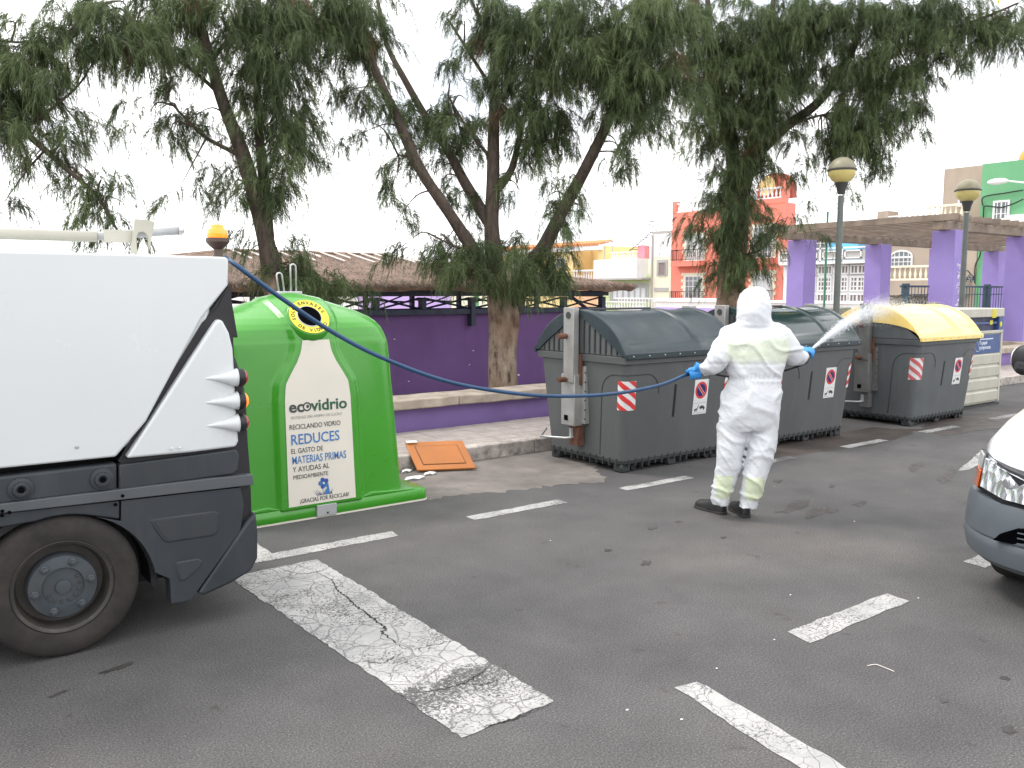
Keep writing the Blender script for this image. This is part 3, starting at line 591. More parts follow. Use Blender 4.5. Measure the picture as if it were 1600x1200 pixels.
# yellow house
y0, y1 = y1 + .03, (59.049, 4.663)[0]
h = House('yellow_house', 'yellow house with orange tiled roof edge and a recessed balcony with white balustrade', y0, (47.058, 4.273)[0], m_yel, 5.0, 9)
yb = (49.787, 4.362)[0]; ya = (47.058, 4.273)[0]
h.wall(yb, y1, GZ, 5.0, m_yel, 0, -9); h.wall(ya, yb, GZ, 2.4, m_peach, 0, -9); h.wall(ya, yb, 2.4, 5.0, m_yel, -1.8, -9, 'recess_wall')
h.wall(y0, y1, 4.72, 5.1, m_hwhite, .35, 0, 'cornice'); h.slab((y0, yb + 1.8, 2.22, 2.4), m_pink, .12)
for i in range(int((y1 - y0) / .3)):
    yy = y0 + .15 + i * .3; MB().tube([(FX - .45, yy, 5.13), (FX + 1.0, yy, 5.42)], .12, 6).build('roof_tile', m_tile_o, h.r, h.o)
h.window((ya + .15, ya + 1.25, 2.4, 4.3), 1, 1, m_panebrown, m_woodd, d=-1.8, fw=.2, name='door'); h.balustrade((ya, yb, 2.4, 3.3), m_hwhite, .05)
h.window(rc((50.763, 4.296), (51.835, 3.489)), 2, 1, m_pane); h.window(rc((56.282, 4.469), (57.51, 3.61)), 2, 1, m_pane); h.balustrade(rc((56.367, 3.533), (58.594, 2.829)), m_hwhite, .5)
# low houses seen through the shelter frame
y0 = y1 + .05; y2 = (67.23, 0.814)[0]
h = House('pale_yellow_low_house', 'low pale yellow house with a green door glimpsed through the shelter frame', y0, y2, m_cream, 1.9); h.wall((62.617, 0.855)[0], (63.322, 0.849)[0], GZ, 1.5, m_hgreen, .05, 0, 'door')
h = House('lilac_low_house', 'low lilac house glimpsed through the shelter frame right of the glass bank', y2 + .05, (86.066, 0.646)[0], m_hlilac, 1.9)
h = House('pink_low_house', 'low pinkish house glimpsed behind the glass container through the shelter frame', (86.066, 0.646)[0] + .05, 150, m_hwhite, 1.9)
# white house with the big glazed front
y0, y1 = (25.603, 4.253)[0], yA - .03
h = House('white_grey_house', 'white and grey house with a wide white grid of windows and a blue upper storey', y0, y1, m_hwhite, 3.3)
h.wall(y0 + 1.3, y1, 2.55, 3.3, m_hwhite, .02, 0, 'band'); h.wall(y0, y0 + 1.28, 2.55, 3.3, m_hgrey, .025, 0, 'band')
us = [(1356,1330), (1326,1304), (1300,1274), (1270,1246), (1243,1228)]
yy = np.linspace(y0 + .12, y1 - .25, 6)
for a, b_ in zip(yy[:-1], yy[1:]):
    q = (a + .05, b_ - .05, (27.754, 1.131)[1] + .55, (27.816, 2.516)[1]); h.window(q, 4, 3, m_panebrown, fw=.10, bw=.07)
    h.window((q[0], q[1], q[3] + .12, q[3] + .62), 4, 1, m_panebrown, fw=.07, bw=.06); h.window((q[0], q[1], q[2] - .62, q[2] - .12), 4, 1, m_panebrown, fw=.07, bw=.06)
k = MB(); k.box(FX - .5, FX - .46, y0, y1, 4.02, 4.1).box(FX - .5, FX - .46, y0, y1, 3.32, 3.38)
for i in range(4):
    a, b_ = y0 + .2 + i * (y1 - y0) / 4, y0 - .15 + (i + 1) * (y1 - y0) / 4
    k.box(FX - .5, FX - .46, a, b_, 3.85, 3.92).box(FX - .5, FX - .46, a, b_, 3.47, 3.54).box(FX - .5, FX - .46, a, a + .07, 3.47, 3.92).box(FX - .5, FX - .46, b_ - .07, b_, 3.47, 3.92).box(FX - .5, FX - .46, b_ + .1, b_ + .18, 3.3, 4.1)
k.build('terrace_rail', m_hwhite, h.r, h.o); MB().box(FX - .44, FX - .40, y0, y1, 3.4, 3.95).build('rail_backing', m_hgrey, h.r, h.o); h.slab((y0, y1, 3.2, 3.31), m_hwhite, .5)
h.wall((27.24, 5.367)[0], y1, 3.3, 5.5, m_hblue, -1.5, -7, 'upper_wall'); h.wall(y0, (27.201, 5.365)[0], 3.3, 4.6, m_conc, -2.5, -7, 'upper_wall')
h.window((y1 - 1.9, y1 - .9, 3.6, 4.9), 2, 3, m_pane, d=-1.5)
for i, yc in enumerate((y0 + 2.1, y0 + 3.0, y1 - 2.3)):
    P = [(FX - .04, yc + (.34 - .022 * t) * math.cos(t), 2.92 + (.34 - .022 * t) * math.sin(t)) for t in np.linspace(-1.5, 9, 34)]; MB().tube(P, .018, 4).build('scroll', m_hgrey, h.r, h.o)
MB().box(50, 58, (25.214, 5.242)[0] - 2, (27.24, 5.367)[0], -2, 6.1)
# bare concrete house
y1 = y0 - .03; y0 = (20.037, 6.437)[0]
h = House('concrete_house', 'unfinished bare concrete house with arched windows and cream balustrades', y0, y1, m_conc, 5.2)
h.wall(y0, (22.345, 6.647)[0], 5.2, 7.85, m_conc, -1.0, -8, 'tower_wall'); h.wall(y0, y1 - .6, 4.85, 5.2, m_conc, .35, 0, 'terrace_edge')
q = rc((21.016, 6.618), (21.55, 6.139)); h.window((q[0], q[1], 5.9, 6.8), 2, 2, m_pane, d=-1.0, arch=True)
q = rc((23.204, 3.497), (24.425, 3.038)); h.window((q[0], q[1], q[2] - .1, q[3]), 5, 2, m_pane, arch=True)
q = (y0 + .3, y1 - .9, 2.25, 3.0); h.balustrade(q, m_cream, .75); h.slab((y0 + .2, y1 - .6, 1.5, 2.25), m_conc, .9); h.balustrade((y0 + .3, (22.442, 6.655)[0], 5.2, 5.95), m_cream, .3); h.balustrade(((22.31, 6.012)[0], y1 - 1, 5.2, 5.6), m_hwhite, .1)
h.wall((22.414, 1.214)[0], (24.833, 1.193)[0], GZ, 1.0, m_gar, .03, 0, 'garage_door')
for k_ in range(6): h.wall((22.414, 1.214)[0] + .12 + k_ * .46, (22.414, 1.214)[0] + .52 + k_ * .46, GZ, .95, m_gar, .05, -.0, 'garage_plank')
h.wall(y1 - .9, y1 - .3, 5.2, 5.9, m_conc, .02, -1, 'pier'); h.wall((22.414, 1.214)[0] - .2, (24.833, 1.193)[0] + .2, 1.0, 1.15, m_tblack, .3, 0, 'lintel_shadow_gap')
h.wall(y0 + 2, y1 - 2.5, 5.2, 6.3, m_hwhite, -4, -8, 'roof_room')
# leaf green house
y1 = y0 - .03; y0 = 10.5
h = House('leaf_green_house', 'leaf green rendered house with white windows and cables across its front', y0, y1, m_hgreen, 7.75)
h.window(rc((18.65, 5.958), (19.397, 5.032)), 4, 3, m_pane, fw=.09); h.window(rc((18.773, 3.233), (18.997, 2.638)), 2, 3, m_pane); h.wall(y0, (19.084, 2.155)[0], GZ, (18.417, 2.508)[1], m_hwhite, .04, 0, 'white_base')
h.wall(y0, (18.488, 5.121)[0], (18.27, 4.753)[1], (18.296, 5.196)[1], m_hwhite, .8, 0, 'balcony'); h.wall(y0, (18.347, 5.111)[0], 3.1, 3.6, m_hgrey, .82, .8, 'balcony_opening')
for pts in ([(19.773, 4.42), (19.807, 5.512), (19.732, 5.748), (19.028, 5.633), (18.47, 5.767), (18.064, 5.938)], [(19.85, 5.757), (19.845, 6.179), (18.923, 6.276), (18.089, 6.347)], [(20.033, 2.164), (20.046, 2.934), (19.863, 3.389), (19.829, 3.845)]):
    MB().tube(cat_curve([(FX - .08, p[0], p[1]) for p in pts], 5), .03, 5).build('cable', m_tblack, h.r, h.o)
c_ = (18.171, 7.716); t = empty('roof_dome', (FX + 1, c_[0] - .0, 7.75), 'round orange tank standing on the roof of the leaf green house', 'tank'); MB().sphere((0, 0, .12), .62, 20, 12).build('shell', mat('orange_plastic', (.85, .30, .06), .5), t, smooth=True); MB().lathe([(.4, -.45), (.4, -.38), (.2, -.38)], (0, 0, .45), 'z', 16).build('foot_ring', m_hgrey, t)
c_ = (18.66, 6.605); t = empty('street_light', (FX, c_[0] - 1.2, c_[1]), 'white street light head on a bracket fixed to the leaf green house', 'street light')
MB().tube([(0, 0, -.2), (-.5, .3, 0), (-1.2, 1.0, .12)], .04, 6).build('bracket', m_hwhite, t); MB().sphere((-1.25, 1.25, .1), .36, 14, 8, (.6, 1.3, .4)).build('head', m_hwhite, t, smooth=True); MB().box(-.1, 0, -.35, .25, -.55, -.1).build('junction_box', m_hwhite, t)
# far light green roof behind
h = House('far_green_house', 'light green gable end showing behind the blue upper storey', (25.469, 5.258)[0] * 58 / 43, (27.24, 5.367)[0] * 58 / 43, m_palegreen, 6.7, 6, 58)
# white garden wall along the back street and thin green pole, parked car roof
t = empty('white_street_wall', (36, 30, GZ), 'long low white wall with rail slots along the back street', 'wall'); to = (36, 30, GZ)
MB().box(36, 36.25, 21, 34.5, GZ, 1.12).build('wall_body', m_hwhite, t, to); MB().box(35.9, 36.3, 20.9, 34.6, 1.12, 1.25).build('coping', m_hwhite, t, to)
MB().box(36.0, 36.2, 21, 34.5, .55, .8).build('lilac_stripe', m_hlilac, t, (36.012, 30, GZ))
y2_ = 34.52
k = MB(); k.box(36.1, 36.16, 27.9, 38, 1.25, 1.32)
for i in range(40): k.box(36.1, 36.14, 27.9 + i * .25, 27.94 + i * .25, .2, 1.26)
k.build('rail', m_hwhite, t, to)
t = tag(MB().tube([(31, (31, 20.358, 1.312)[1], -2.2), (31, (31, 20.358, 1.312)[1], (31, 20.171, 4.881)[2])], .045, 8).build('flag_pole', mat('green_pole_paint', (.03, .16, .09), .5)), 'thin dark green pole rising left of the nearer globe lamp', 'pole')
cc_ = (30, 20.066, 1.195); t = empty('parked_car', (30, cc_[1], -.9), 'olive parked car with only its roof showing beside the left lilac column', 'car')
MB().rings([[(x_, y_ * w_, z_) for x_, z_ in ((-1.0, 0), (-.9, 1.3), (-.5, 1.95), (1.2, 1.98), (1.9, 1.3), (2.2, 0))] for y_, w_ in ((-.8, 1), (-.74, 1), (.74, 1), (.8, 1))]).build('body', mat('olive_car_paint', (.12, .12, .08), .3, coat=.5), t, bevel=.1)
MB().box(-.97, -.6, -.6, .6, 1.35, 1.8).build('windscreen', m_glasscar, t, bevel=.05)

# ---------------------------------------------------------------- side-loading waste containers
HXB, HXT, HYB, HYT, ZR, RAD = .69, .755, .53, .635, 1.06, .07
def hx(z): return HXB + (HXT - HXB) * z / ZR
def hy(z): return HYB + (HYT - HYB) * z / ZR
def corner_pt(s, z, o=0.0, mir=1):
    a2 = RAD * math.pi / 4
    if s > a2: x, y = -hx(z) + RAD + (s - a2), -hy(z) - o
    elif s < -a2: x, y = -hx(z) - o, -hy(z) + RAD + (-s - a2)
    else:
        t = s / a2 * math.pi / 4; x = -hx(z) + RAD + (RAD + o) * math.sin(t - math.pi / 4); y = -hy(z) + RAD - (RAD + o) * math.cos(t - math.pi / 4)
    return (x * mir, y, z)
def decal(mb_, s0, s1, z0f, z1f, o, mir, n=8):
    V = []; 
    for i in range(n + 1):
        s = s0 + (s1 - s0) * i / n; V += [corner_pt(s, z0f(s), o, mir), corner_pt(s, z1f(s), o, mir)]
    mb_.add(V, [(2 * i, 2 * i + 2, 2 * i + 3, 2 * i + 1) for i in range(n)])
def striped(parent, s0, s1, z0, z1, mir, mred):
    m = MB(); decal(m, s0, s1, lambda s: z0, lambda s: z1, .003, mir); st = m.build('reflector', m_white, parent)
    h = z1 - z0; wd = h * .2; r_ = MB(); k = -2
    per = h * .40
    for k in range(-3, 5):
        def lo(s, k=k): return min(max(z1 - (s - s0) * .75 * mir * mir + k * per - h * .1, z0), z1)
        def hi(s, k=k): return min(max(z1 - (s - s0) * .75 + k * per - h * .1 + wd, z0), z1)
        decal(r_, s0, s1, lo, hi, .0045, mir, 16)
    r_.v = r_.v; r_.build('red_stripes', mred, st)
def no_parking(parent, x0, x1, z0, z1):
    def yf(z): return -hy(z) - .004
    def flat(mb_, poly, o): n = len(poly); mb_.add([(x, yf(z) - o, z) for x, z in poly], [tuple(range(n))])
    m = MB(); flat(m, [(x0, z0), (x1, z0), (x1, z1), (x0, z1)], 0); sg = m.build('no_parking_sticker', m_white, parent)
    cx, cz, r_ = (x0 + x1) / 2, z1 - (x1 - x0) * .53, (x1 - x0) * .42; circ = lambda q, n=28: [(cx + q * math.cos(a), cz + q * math.sin(a)) for a in np.linspace(0, 2 * math.pi, n, endpoint=False)]
    m = MB(); flat(m, circ(r_), .0012); m.build('red_disc', m_red, sg)
    m = MB(); flat(m, circ(r_ * .72), .002); m.build('navy_disc', m_navyp, sg)
    c_ = math.cos(math.pi / 4); 
    def bar(w_, o, mm, nm):
        L_ = r_ * .74; m = MB(); flat(m, [(cx - L_ * c_ - w_ * c_, cz + L_ * c_ - w_ * c_), (cx + L_ * c_ - w_ * c_, cz - L_ * c_ - w_ * c_), (cx + L_ * c_ + w_ * c_, cz - L_ * c_ + w_ * c_), (cx - L_ * c_ + w_ * c_, cz + L_ * c_ + w_ * c_)], o); m.build(nm, mm, sg)
    bar(r_ * .17, .0027, m_white, 'bar_edge'); bar(r_ * .12, .0034, m_red, 'bar')
    w_ = x1 - x0; zb = z0 + w_ * .16
    m = MB()
    for poly in ([(.12, .12), (.34, .16), (.36, .22), (.30, .24), (.12, .20)], [(.34, .18), (.44, .40), (.41, .41), (.31, .22)], [(.46, .26), (.52, .31), (.60, .36), (.76, .34), (.88, .24), (.88, .18), (.50, .22)], [(.14, .08), (.20, .08), (.20, .13), (.14, .13)], [(.26, .09), (.31, .09), (.31, .14), (.26, .14)], [(.76, .13), (.83, .12), (.83, .2), (.76, .2)], [(.54, .17), (.6, .16), (.6, .23), (.54, .23)]):
        flat(m, [(x0 + a * w_, z0 + b_ * w_ + .012) for a, b_ in poly], .0012)
    m.build('tow_pictogram', m_ink, sg)
    m = MB()
    for zz in (z0 + .015, z0 + w_ * .55): flat(m, [(x0 + .012, zz), (x1 - .012, zz), (x1 - .012, zz + .002), (x0 + .012, zz + .002)], .0012)
    m.build('thin_rule', m_ink, sg)
def rrect(z, hx_, hy_, rad, n=6):
    P = []
    for cx, cy, a0 in ((hx_ - rad, hy_ - rad, 0), (-hx_ + rad, hy_ - rad, 90), (-hx_ + rad, -hy_ + rad, 180), (hx_ - rad, -hy_ + rad, 270)):
        for k in range(n + 1): a = R(a0 + 90 * k / n); P.append((cx + rad * math.cos(a), cy + rad * math.sin(a), z))
    return P
def container(loc, label, lidm, bodym, armm, kind, redm, rz=0):
    r_ = empty('waste_container', loc, label, 'waste container', 'side loading waste containers along the kerb', rz)
    rings = [rrect(z, hx(z), hy(z), RAD) for z in (.085, .1, .5, .9, ZR - .02)]; b = MB().rings(rings); b.build('body', bodym, r_, smooth='auto')
    # pallet-like skirt
    sk = MB().rings([rrect(z, hx(0) - .01 - i * .01, hy(0) - .01, .05) for i, z in enumerate((.135, .09))][::-1]); sk.rings([rrect(.085, hx(0) + .012, hy(0) + .012, .07), rrect(.115, hx(0) + .014, hy(0) + .014, .07)]); sk.build('skirt', m_bindark, r_)
    rb = MB()
    for i in range(15):
        x = -.62 + i * .0886; d = .05 + .035 * random.random(); rb.box(x - .006, x + .006, -hy(0) - .018, -hy(0) + .03, .115 - d, .13).box(x - .006, x + .006, hy(0) - .03, hy(0) + .018, .04, .13)
    for i in range(11):
        y = -.46 + i * .092; d = .05 + .03 * random.random(); rb.box(-hx(0) - .018, -hx(0) + .03, y - .006, y + .006, .115 - d, .13).box(hx(0) - .03, hx(0) + .018, y - .006, y + .006, .04, .13)
    rb.box(-hx(0) + .03, hx(0) - .03, -hy(0) + .03, hy(0) - .03, .05, .09); rb.build('skirt_ribs', m_bindark, r_)
    for x in (-.63, .63, 0):
        for y in (-.46, .46):
            MB().box(x - .06, x + .06, y - .06, y + .06, .0, .085).build('foot', m_bindark, r_, bevel=.012, seg=1)
            if x: MB().lathe([(.012, -.018), (.036, -.018), (.036, .018), (.012, .018)], (x - .11 * (1 if x > 0 else -1), y - .03, .037), 'y', 14).build('caster', m_tblack, r_, smooth='auto')
    # rim
    rim = MB().rings([rrect(z, h_ + .775, h_ + .655, .03) for z, h_ in ((1.03, -.012), (1.035, 0), (1.095, .006), (1.10, 0))]); rim.build('rim', bodym, r_, smooth='auto')
    rs = MB().rings([rrect(1.101, .770, .650, .03), rrect(1.112, .768, .648, .03)]); rs.build('rim_top', m_bindark, r_)
    # lid
    Z0 = 1.115; RI = .41; HC = .665; RR = (HC * HC + RI * RI) / (2 * RI); zc = Z0 + RI - RR; A = math.asin(HC / RR)
    xs = [(-.795, -.01, 0), (-.79, 0, 0), (-.70, 0, 0), (-.685, .0, .016), (.20, .0, .016), (.215, 0, 0), (.262, 0.004, 0), (.275, 0, .013), (.735, 0, .013), (.75, 0, 0), (.79, 0, 0), (.795, -.01, 0)]
    rings = []
    for x, dr, rec in xs:
        ring = []
        for k in range(41):
            a = -A + 2 * A * k / 40; q = min(1, max(0, (.88 * A - abs(a)) / .04)); ring.append((x, (RR + dr - rec * q) * math.sin(a), zc + (RR + dr - rec * q) * math.cos(a)))
        rings.append(ring)
    ld = MB().rings(rings, cap=False, closed=False)
    for x, sg in ((-.795, -1), (.795, 1)):
        arc = [((RR - .01) * math.sin(a), zc + (RR - .01) * math.cos(a)) for a in np.linspace(-A, A, 29)]
        if kind != 'yellow': inner = [(HC * (1 - abs(t)) * (1 if t > 0 else -1) if t else 0, Z0 + .005 + (RI - .055) * abs(t)) for t in ()] or [(.60, Z0), (.50, Z0 + .075), (0.06, Z0 + RI - .065), (-.06, Z0 + RI - .065), (-.50, Z0 + .075), (-.60, Z0)]
        else: inner = [(.66 * math.cos(a), Z0 - .01 + .20 * math.sin(a) ** 1.0) for a in np.linspace(.05, math.pi - .05, 14)]
        # crescent strip built as quads between matching samples
        n = 28; out_ = []; inn = []
        for i in range(n + 1):
            a = -A + 2 * A * i / n; out_.append(((RR - .01) * math.sin(a), zc + (RR - .01) * math.cos(a)))
            yy = out_[-1][0]; ys = [p[0] for p in inner][::-1]; zs = [p[1] for p in inner][::-1]; zi = float(np.interp(yy, ys, zs))
            inn.append((yy, min(zi, out_[-1][1] - .002)))
        ld.add([(x, *p) for p in out_] + [(x, *p) for p in inn] + [(x - sg * .02, *p) for p in inn], [(i, i + 1, n + 2 + i, n + 1 + i) for i in range(n)] + [(n + 1 + i, n + 2 + i, 2 * n + 3 + i, 2 * n + 2 + i) for i in range(n)])
    ld_o = ld.build('lid', lidm, r_, smooth='auto')
    MB().box(-.795, .795, .655, .68, Z0 - .03, Z0 + .02).build('lid_lip', m_lid1, ld_o); lip = MB().box(-.795, .795, -.685, -.655, Z0 - .035, Z0 + .022); lip_o = lip.build('lid_lip', m_lid1 if kind != 'yellow' else lidm, ld_o, bevel=.006)
    for i in range(8): MB().sphere((-.72 + i * .205, -.688, Z0 - .006), .008, 8, 5).build('bolt', m_plate if kind != 'yellow' else m_galv, lip_o)
    if kind != 'yellow': MB().box(-.66, .19, -.012, .012, Z0 + RI - .008, Z0 + RI + .012).build('lid_handle', m_bindark, ld_o, bevel=.004)
    for sg in (-1, 1):
        g = MB().prism([(-.63, Z0 - .005), (.63, Z0 - .005), (.5, Z0 + .10), (.05, Z0 + RI - .04), (-.05, Z0 + RI - .04), (-.5, Z0 + .10)], 'x', sg * .745, sg * .775); ge = g.build('end_panel', bodym, r_)
        if kind != 'yellow':
            for i in range(15):
                y = -.53 + i * .0757; top = Z0 + RI - .06 - abs(y) * (RI - .1) / .58
                if top > Z0 + .04: MB().box(min(sg * .775, sg * .786), max(sg * .775, sg * .786), y - .007, y + .007, Z0, top).build('rib', m_bindark, ge)
    # mouldings
    def arch(s0, s1, zt, rr, zb0, zb1, mir=1):
        P = [(s0, zb0)] + [(s0, zt - rr - (zt - rr - zb0) * t) for t in (.66, .33)] + [(s0 + rr - rr * math.cos(a), zt - rr + rr * math.sin(a)) for a in np.linspace(0, math.pi / 2, 7)] + [(s1 - rr + rr * math.sin(a), zt - rr + rr * math.cos(a)) for a in np.linspace(0, math.pi / 2, 7)] + [(s1, zb1)]
        Q = []
        for (a, za), (b_, zb) in zip(P[:-1], P[1:]):
            n = max(1, int(abs(b_ - a) / .03)); Q += [corner_pt(a + (b_ - a) * t / n, za + (zb - za) * t / n, .0, mir) for t in range(n)]
        Q.append(corner_pt(*P[-1], .0, mir)); MB().tube(Q, .0055, 5, flat=(1, 1)).build('moulding', m_bindark, r_)
    arch(-.30, .42, .93, .16, .14, .74); arch(-.30, .34, .93, .16, .14, .74, -1)
    striped(r_, -.085, .115, .60, .875, 1, redm); striped(r_, -.085, .075, .58, .86, -1, redm)
    no_parking(r_, .20, .405, .485, .835)
    ysl = -hy(.66) - .003
    MB().add([(-.085, -hy(.49) - .003, .49), (-.055, -hy(.49) - .003, .49), (-.055, -hy(.81) - .003, .81), (-.085, -hy(.81) - .003, .81), (-.085, -hy(.49) + .02, .49), (-.055, -hy(.49) + .02, .49), (-.055, -hy(.81) + .02, .81), (-.085, -hy(.81) + .02, .81)], [(0, 1, 2, 3), (4, 5, 6, 7), (0, 1, 5, 4), (2, 3, 7, 6), (0, 3, 7, 4), (1, 2, 6, 5)]).build('level_slot', m_tblack, r_)
    for sg in (-1, 1):
        y0 = .05; X = lambda d: sg * d
        def bx(d0, d1, ya, yb, za, zb, nm, m, bev=.006, par=None): return MB().box(min(X(d0), X(d1)), max(X(d0), X(d1)), ya, yb, za, zb).build(nm, m, par or r_, bevel=bev)
        a_ = bx(.80, .87, y0 - .075, y0 + .075, .82, 1.545, 'lifting_arm', armm)
        bx(.775, .80, y0 - .105, y0 - .07, .80, 1.1, 'arm_edge', m_rust, .003, a_)
        bx(.70, .86, y0 - .085, y0 + .115, .40, .90, 'arm_housing', armm)
        bx(.70, .775, y0 - .14, y0 - .086, .42, .98, 'hinge_plate', armm, .004)
        for k in range(6): MB().sphere((X(.772), y0 - .14, .47 + k * .09), .008, 6, 4).build('bolt', m_tblack, r_)
        bx(.715, .80, y0 - .07, y0 + .06, .20, .40, 'rusty_bracket', m_rust if kind != 'yellow' else armm, .004)
        bx(.80, .825, y0 - .0, y0 + .03, .27, .37, 'bracket_gap', m_plate, 0)
        bx(.862, .868, y0 + .01, y0 + .06, .45, .50, 'square_hole', m_hole, 0)
        for zz, m in ((1.27, m_rust), (.85, m_rust)): MB().lathe([(.022, 0), (.026, .02), (.026, .09), (.018, .11)], (X(.86) - (0 if sg > 0 else .11), y0 + .03, zz), 'x', 12).build('peg', m, r_, smooth='auto')
        MB().lathe([(.0, 0), (.034, 0), (.034, .006), (.0, .006)], (X(.87) - (0 if sg > 0 else .006), y0, 1.47), 'x', 16).build('pivot', m_bindark, r_)
        MB().tube([(X(.76), y0 - .02, .285), (X(.86), y0 + .04, .27), (X(.92), y0 + .36, .25), (X(.78), y0 + .44, .31)], .012, 6).build('foot_lever', m_galv, r_, smooth=True)
    return r_
container((6.22, 6.22, 0), 'grey waste container with a dull dark green lid, standing right of the orange panel', m_lid1, m_bin, m_arm, 'green', m_red)
container((8.43, 6.22, 0), 'grey waste container with a wet glossy dark green lid, half hidden behind the person', m_lid2, m_bin, m_arm, 'green', m_red)
container((11.07, 6.06, 0), 'grey waste container with a wet yellow lid being hosed down', m_lid3, m_binwet, m_armwet, 'yellow', m_faded)
# ---------------------------------------------------------------- paper bank
pb = empty('paper_bank', (12.98, 6.5, 0), 'cream steel paper bank with blue lettered panel and dark slot, last in the row', 'paper recycling bank')
PX0, PX1, PD = -.63, .63, .60
MB().box(PX0, PX1, -PD + .012, PD, .05, 1.12).box(PX0 + .05, PX1 - .05, -PD + .08, PD - .05, 1.12, 1.36).box(PX0 + .06, PX1 - .06, -PD + .06, PD - .06, .0, .05).build('body', m_paper, pb, bevel=.008)
MB().box(PX0 - .01, PX1 + .01, -PD - .01, PD + .01, 1.32, 1.45).build('top_frame', m_paper, pb, bevel=.012)
MB().box(PX0 + .01, PX1 - .012, -PD + .05, -PD + .076, 1.12, 1.32).build('slot_back', m_pdark, pb)
MB().box(PX0 + .03, PX1 - .15, -PD + .02, -PD + .045, 1.22, 1.25).build('slot_flap', m_pblue, pb); MB().box(PX1 - .13, PX1, -PD, -PD + .3, 1.12, 1.32).build('slot_cheek', m_pblue, pb); MB().box(PX0, PX0 + .02, -PD, PD, 1.12, 1.32).build('slot_cheek', m_pblue, pb)
MB().box(PX0, PX1, -PD - .012, -PD + .012, 1.08, 1.125).build('sill', m_paper, pb, bevel=.006)
MB().box(PX0, PX0 + .05, -PD - .008, -PD + .012, .05, 1.08).build('frame', m_paper, pb, bevel=.006); MB().box(PX1 - .05, PX1, -PD - .008, -PD + .012, .05, 1.08).build('frame', m_paper, pb, bevel=.006)
sgn = MB().box(PX0 + .055, PX1 - .075, -PD - .004, -PD + .012, .79, 1.065).build('printed_sign', m_pblue, pb)
text('sign_text', 'Tu papel', .078, (-.10, -PD - .005, .925), m_pwhite, sgn, bold=.0016, sx=.9); text('sign_text', 'es importante', .078, (-.10, -PD - .005, .855), m_pwhite, sgn, bold=.0016, sx=.82)
MB().tube([(-.31, -PD - .006, .80), (-.31, -PD - .006, .96), (-.22, -PD - .006, 1.03), (-.06, -PD - .006, .835), (-.17, -PD - .006, .83), (-.24, -PD - .006, .89), (-.31, -PD - .006, .80)], .0055, 4).build('arrow_emblem', m_pwhite, sgn)
MB().box(-.08, .33, -PD - .0055, -PD - .004, .995, 1.01).build('small_print', m_pwhite, sgn)
MB().box(.24, .37, -PD - .013, -PD - .01, 1.31, 1.44).build('yellow_paint_mark', m_pyel, pb); MB().box(.25, .33, -PD + .016, -PD + .02, 1.21, 1.27).build('yellow_paint_mark', m_pyel, pb); MB().sphere((.56, -PD - .002, 1.21), .035, 8, 5, (1, .1, 1.2)).build('yellow_paint_mark', m_pyel, pb)
for z0 in (.62, .435, .25, .065):
    MB().prism([(-PD + .011, z0), (-PD - .004, z0 + .012), (-PD - .010, z0 + .145), (-PD + .011, z0 + .168)], 'x', PX0 + .055, PX1 - .055).build('front_panel', m_paper, pb, bevel=.004)
MB().box(-.61, .61, -PD - .02, PD, 0, .03).build('base_skid', m_bindark, pb)

# ---------------------------------------------------------------- glass igloo container
ig = empty('glass_container', (2.63, 6.49, 0), 'bright green glass recycling igloo with a cream bottle shaped sticker', 'glass recycling container')
ZS = [.09, .11, .3, .6, .9, 1.1, 1.25, 1.36, 1.42, 1.46, 1.50, 1.54, 1.58, 1.62, 1.65, 1.67, 1.68]
WX = [.80, .775, .762, .745, .725, .712, .700, .685, .668, .645, .605, .535, .44, .31, .18, .09, .03]
WY = [.545, .530, .520, .505, .490, .480, .473, .465, .452, .425, .378, .315, .245, .17, .10, .05, .01]
hwz = [.0, .9, 1.02, 1.10, 1.18, 1.26, 1.34]; hww = [.272, .262, .250, .205, .155, .120, .106]
def hw(z): return interp(z, hwz, hww)
def wy(z): return .535 - (z - .1) * .05 if z < 1.34 else interp(z, ZS, WY)
rings = []; NS = 240
zl = list(np.linspace(.09, 1.40, 90)) + list(np.linspace(1.41, 1.68, 46))
for z in zl:
    ring = []; a_, b_ = interp(z, ZS, WX), interp(z, ZS, WY); e = 7 if z < 1.3 else max(2.4, 7 - (z - 1.3) * 16)
    if z < 1.34: b_ = wy(z)
    for k in range(NS):
        t = 2 * math.pi * k / NS - math.pi / 2 + .0001; c_, s_ = math.cos(t), math.sin(t)
        r_ = (abs(c_ / a_) ** e + abs(s_ / b_) ** e) ** (-1 / e); x, y = r_ * c_, r_ * s_
        half = hw(z) + .045 if z < 1.34 else .151 + (z - 1.34) * .25
        q = min(1, max(0, (half + .045 - abs(x)) / .05)); q = q * q * (3 - 2 * q)
        if abs(y) > .02: y += math.copysign(.038 * q * min(1, (1.70 - z) / .06), y)
        ring.append((x, y, z + (.012 * q if z > 1.45 else 0)))
    rings.append(ring)
MB().rings(rings).build('shell', m_igloo, ig, smooth=True)
fl = MB().rings([rrect(z, x, y, .05) for z, x, y in ((.012, .925, .565), (.02, .93, .57), (.085, .925, .565), (.105, .90, .55), (.11, .80, .545))]); fl.build('base_flange', m_igloo, ig, smooth='auto')
MB().rings([rrect(z, .932, .572, .05) for z in (0, .012)]).build('base_trim', m_sticker, ig)
MB().prism([(.31, .10), (.42, .135), (.86, .10)], 'y', -.56, -.50).build('base_step', m_igloo, ig, bevel=.01); MB().prism([(-.31, .10), (-.42, .135), (-.86, .10)], 'y', -.56, -.50).build('base_step', m_igloo, ig, bevel=.01)
MB().box(-.055, .105, -.588, -.567, .012, .098).build('lock_plate', m_plate, ig, bevel=.003)
MB().sphere((.03, -.59, .035), .008, 8, 5).build('rivet', m_tblack, ig)
